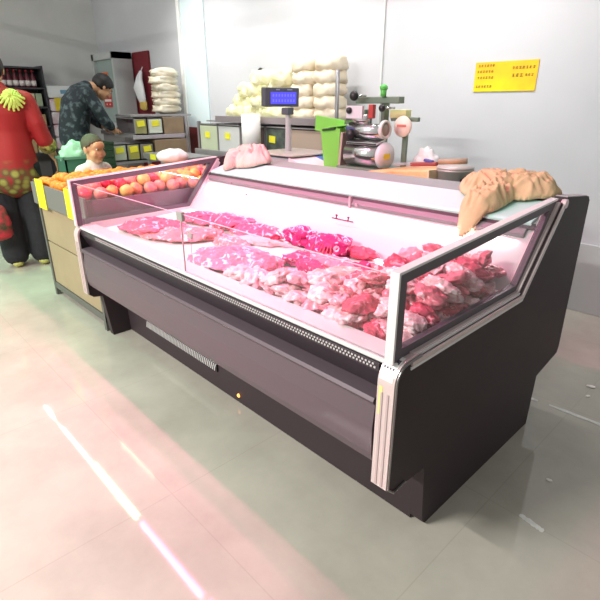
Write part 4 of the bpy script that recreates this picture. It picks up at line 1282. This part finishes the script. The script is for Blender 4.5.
for s in (-1, 1):
    tr.loft([(s * .095, 0, .84), (s * .10, .01, .66), (s * .10, .015, .47), (s * .105, 0, .28), (s * .105, 0, .10)], [(.112, .125), .112, .108, .106, .102])
finish(tr, 'trousers', blk_tr, w_, .010, 2)
for s in (-1, 1):
    MB().loft([(s * .10, -.045, .045), (s * .105, .06, .042), (s * .11, .165, .034)], [(.045, .042), (.047, .040), (.036, .030)], ref=(1, 0, 0)).build('shoe', mat('lime_shoe', (196, 196, 112), .55), w_, True)

fb = empty('floral_bag', (0, 0, 0), 'red and green flower-patterned bag hanging low in front of the dark trousers', 'bag')
fb.location = w_.matrix_basis @ Vector((-.195, -.19, .30))
fb.rotation_euler = (0, 0, 1.265)
flor = mat('floral_fabric', (52, 60, 40), .7, rgb2=(186, 44, 60), scale=16)
m = MB().loft([(0, 0, .02), (0, 0, .12), (0, 0, .24)], [(.12, .05), (.125, .055), (.10, .035)], n=20)
m.build('bag_body', flor, fb, True)
MB().tube([(-.07, 0, .24), (-.05, 0, .34), (-.012, .02, .425), (.012, .02, .425), (.05, 0, .34), (.07, 0, .24)], .006).build('strap', mat('strap_dark', (60, 40, 40), .7), fb, True)

# ---- man in the dark patterned shirt bending over the crates
m_ = empty('person', (-3.10, 1.21, 0), 'person in a dark blue-green patterned shirt bending over the green crates', 'person', rz=-.12)
HM = head_frame((0, .37, 1.475), .1, -.75, 1.05)
body = MB(); add_head(body, HM)
body.loft([(0, .16, 1.44), (0, .24, 1.48), (0, .33, 1.48)], [(.07, .065), (.058, .058), (.056, .056)])
TP = [(0, 0, .86), (0, .01, 1.0), (0, .04, 1.14), (0, .07, 1.29), (0, .13, 1.41)]
body.loft(TP, [(.165, .12), (.16, .12), (.165, .12), (.19, .125), (.17, .09)])
body.loft([(-.20, .15, 1.40), (0, .14, 1.42), (.20, .15, 1.40)], [.06, .08, .06], ref=(0, 1, 0))
RA = [(.20, .16, 1.40), (.235, .22, 1.25), (.24, .28, 1.13), (.22, .33, 1.08), (.19, .36, 1.055)]
LA = [(-.20, .16, 1.40), (-.24, .22, 1.25), (-.24, .29, 1.13), (-.19, .33, 1.09), (-.13, .36, 1.065)]
for A in (RA, LA): body.loft(A, [.056, .050, .044, .038, .029])
add_hand(body, RA[-1], (-.2, .6, -.25), (-.3, -.2, -.8), 1, .3, -1)
add_hand(body, LA[-1], (.2, .6, -.25), (.5, -.3, -.6), 1, .5, 1)
for s in (-1, 1):
    body.loft([(s * .09, 0, .90), (s * .10, .01, .68), (s * .10, .02, .48), (s * .105, 0, .28), (s * .105, 0, .09)], [(.09, .10), .08, .058, .055, .038])
    body.loft([(s * .105, -.03, .045), (s * .11, .08, .035), (s * .115, .17, .025)], [.037, .038, .028])
finish(body, 'body', skin, m_, .0075)
face_parts(m_, HM)
hair_cap(HM, m_, hairm, front=.062, low=-.05, thick=1.10)
SH = mat('patterned_shirt', (34, 44, 50), .75, rgb2=(92, 108, 112), scale=17)
SH.node_tree.nodes['Color Ramp'].color_ramp.elements[0].position = .50
SH.node_tree.nodes['Color Ramp'].color_ramp.elements[1].position = .68
top = MB()
top.loft([(0, .0, .93), (0, .0, 1.04), (0, .03, 1.16), (0, .065, 1.30), (0, .13, 1.42), (0, .20, 1.475)], [(.205, .165), (.195, .155), (.20, .155), (.215, .155), (.19, .115), (.085, .075)], n=24)
top.loft([(-.21, .15, 1.40), (0, .14, 1.425), (.21, .15, 1.40)], [.072, .092, .072], ref=(0, 1, 0))
for A in (RA, LA):
    top.loft([Vector(A[0]), Vector(A[1]), Vector(A[2]), Vector(A[3]), Vector(A[3]).lerp(Vector(A[4]), .5)], [.072, .066, .060, .052, .046])
finish(top, 'patterned_shirt', SH, m_, .011, 3)
tr = MB()
tr.loft([(0, 0, .76), (0, 0, .88), (0, 0, .97)], [(.185, .14), (.185, .14), (.175, .13)])
for s in (-1, 1):
    tr.loft([(s * .095, 0, .86), (s * .10, .01, .68), (s * .10, .015, .48), (s * .105, 0, .28), (s * .105, 0, .06)], [(.10, .115), .10, .085, .082, .08])
finish(tr, 'trousers', mat('charcoal_trousers', (40, 38, 40), .8), m_, .010, 2)
for s in (-1, 1):
    MB().loft([(s * .105, -.045, .045), (s * .11, .07, .042), (s * .115, .185, .034)], [(.046, .042), (.048, .040), (.038, .030)], ref=(1, 0, 0)).build('shoe', mat('dark_shoe', (44, 42, 42), .5), m_, True)

# ---- small child looking to the right
k_ = empty('person', (-1.30, .66, 0), 'small child with cropped hair and a white top looking over the fruit', 'person', rz=-1.25)
HM = head_frame((0, .03, .942), 0, -.12, .90)
k_.scale = (1.035, 1.035, 1.035)
body = MB(); add_head(body, HM, True)
body.loft([(0, 0, .80), (0, .0, .86), (0, .01, .92)], [(.05, .045), (.040, .040), (.042, .045)])
body.loft([(0, 0, .48), (0, 0, .58), (0, 0, .68), (0, 0, .79)], [(.105, .085), (.10, .085), (.105, .08), (.095, .06)])
body.loft([(-.11, 0, .785), (0, 0, .80), (.11, 0, .785)], [.038, .045, .038], ref=(0, 1, 0))
for s in (-1, 1):
    body.loft([(s * .12, 0, .78), (s * .15, -.01, .66), (s * .155, .03, .56), (s * .15, .07, .49)], [.034, .030, .026, .020])
    add_hand(body, (s * .15, .07, .49), (0, .4, -.9), (-s, .1, 0), .62, .6, 1 if s > 0 else -1)
    body.loft([(s * .055, 0, .50), (s * .06, .005, .36), (s * .06, .01, .26), (s * .062, 0, .15), (s * .062, 0, .06)], [.056, .047, .037, .034, .026])
    body.loft([(s * .062, -.02, .03), (s * .066, .04, .026), (s * .07, .10, .02)], [.026, .028, .020])
finish(body, 'body', skin, k_, .006)
face_parts(k_, HM, brow=False)
hair_cap(HM, k_, mat('cropped_hair', (84, 84, 66), .7, bump=.4, bscale=80), front=.068, low=-.015, thick=.995, shell=.006)
top = MB()
top.loft([(0, 0, .46), (0, 0, .58), (0, 0, .68), (0, 0, .79), (0, 0, .838)], [(.125, .105), (.118, .10), (.12, .095), (.108, .075), (.052, .050)], n=20)
top.loft([(-.115, 0, .785), (0, 0, .80), (.115, 0, .785)], [.048, .055, .048], ref=(0, 1, 0))
for s in (-1, 1): top.loft([(s * .12, 0, .78), (s * .147, -.008, .68)], [.046, .043])
finish(top, 'white_top', mat('white_top', (226, 216, 206), .8), k_, .009, 2)
tr = MB()
for s in (-1, 1):
    tr.loft([(s * .055, 0, .50), (s * .06, .005, .36), (s * .06, .01, .26), (s * .062, 0, .10)], [.068, .060, .052, .048])
finish(tr, 'trousers', mat('child_jeans', (52, 66, 86), .8), k_, .009, 2)
for s in (-1, 1):
    MB().loft([(s * .062, -.03, .03), (s * .066, .035, .028), (s * .07, .11, .022)], [(.031, .029), (.033, .027), (.026, .021)], ref=(1, 0, 0)).build('shoe', MATS['lime_shoe'], k_, True)

# ================================================================== HANGING LAMPS (above the frame, mirrored in the floor)
names = ['white', 'white', 'green', 'pink', 'pink']
wh = ['farthest left end', 'left of the middle', 'over the person in red', 'over the fruit stand', 'over the display case']
for (x, c, p), nm, where in zip(TUBES, names, wh):
    e = empty('tube_light', (x, LAMP_Y, LAMP_Z), '%s hanging tube lamp in the row above the case, %s' % (nm, where), 'lamp')
    MB().bb(-.53, .53, -.035, .035, .012, .05, bev=.006).build('housing', mat('lamp_white', (232, 232, 230), .4), e)
    MB().cyl((-.52, 0, -.004), (.52, 0, -.004), .013, n=12).build('tube', mat('tube_glow_' + nm, tuple(int(255 * (v * .25 + .75)) for v in c), .4, emis=tuple(int(255 * (v * .3 + .7)) for v in c), estr=14), e, True)
    for s in (-.4, .4): MB().cyl((s, 0, .05), (s, 0, .9), .004, n=6).build('hanger', greyf, e)
for x, where in ((-.6, 'left'), (.6, 'right')):
    e = empty('tube_light', (x, -3.0, 3.0), 'white hanging tube lamp over the front aisle, %s one of two' % where, 'lamp')
    MB().bb(-.58, .58, -.07, .07, .0, .05, bev=.006).build('housing', MATS['lamp_white'], e)
    for q in (-.4, .4): MB().cyl((q, 0, .05), (q, 0, .3), .004, n=6).build('hanger', greyf, e)
e = empty('tube_light', (-1.75, -.75, 2.40), 'green hanging tube lamp left of the row, above the aisle', 'lamp')
MB().bb(-.53, .53, -.035, .035, .012, .05, bev=.006).build('housing', MATS['lamp_white'], e)
for q in (-.4, .4): MB().cyl((q, 0, .05), (q, 0, .9), .004, n=6).build('hanger', greyf, e)
for x, where in ((-2.2, 'left'), (-.6, 'middle'), (1.0, 'right')):
    e = empty('tube_light', (x, 1.7, 2.78), 'white hanging tube lamp over the back counter, %s one of three' % where, 'lamp')
    MB().bb(-.58, .58, -.04, .04, .0, .05, bev=.006).build('housing', MATS['lamp_white'], e)
    e.rotation_euler = (.45, 0, 0)
    for s in (-.4, .4): MB().cyl((s, 0, .05), (s, .24, .55), .004, n=6).build('hanger', greyf, e)

# litter on the floor
for (x, y, s, r_, lb) in ((2.245, 1.56, .022, .4, 'larger white paper scrap on the floor behind the case'), (2.265, 1.455, .014, 1.2, 'smaller white paper scrap on the floor behind the case'), (2.36, .74, .012, .2, 'pinkish scrap on the floor beside the case')):
    m = MB().ball((0, 0, 0), (s, s * .6, .003), sub=2)
    for v in m.bm.verts: v.co += Vector((noise.noise(v.co * 90), noise.noise(v.co * 70 + Vector((3, 1, 0))), 0)) * s * .3
    o = m.build('paper_scrap', mat('paper_scrap', (238, 230, 226), .6), None)
    o.location = (x, y, .004); o.rotation_euler = (0, 0, r_); tag(o, lb, 'scrap')
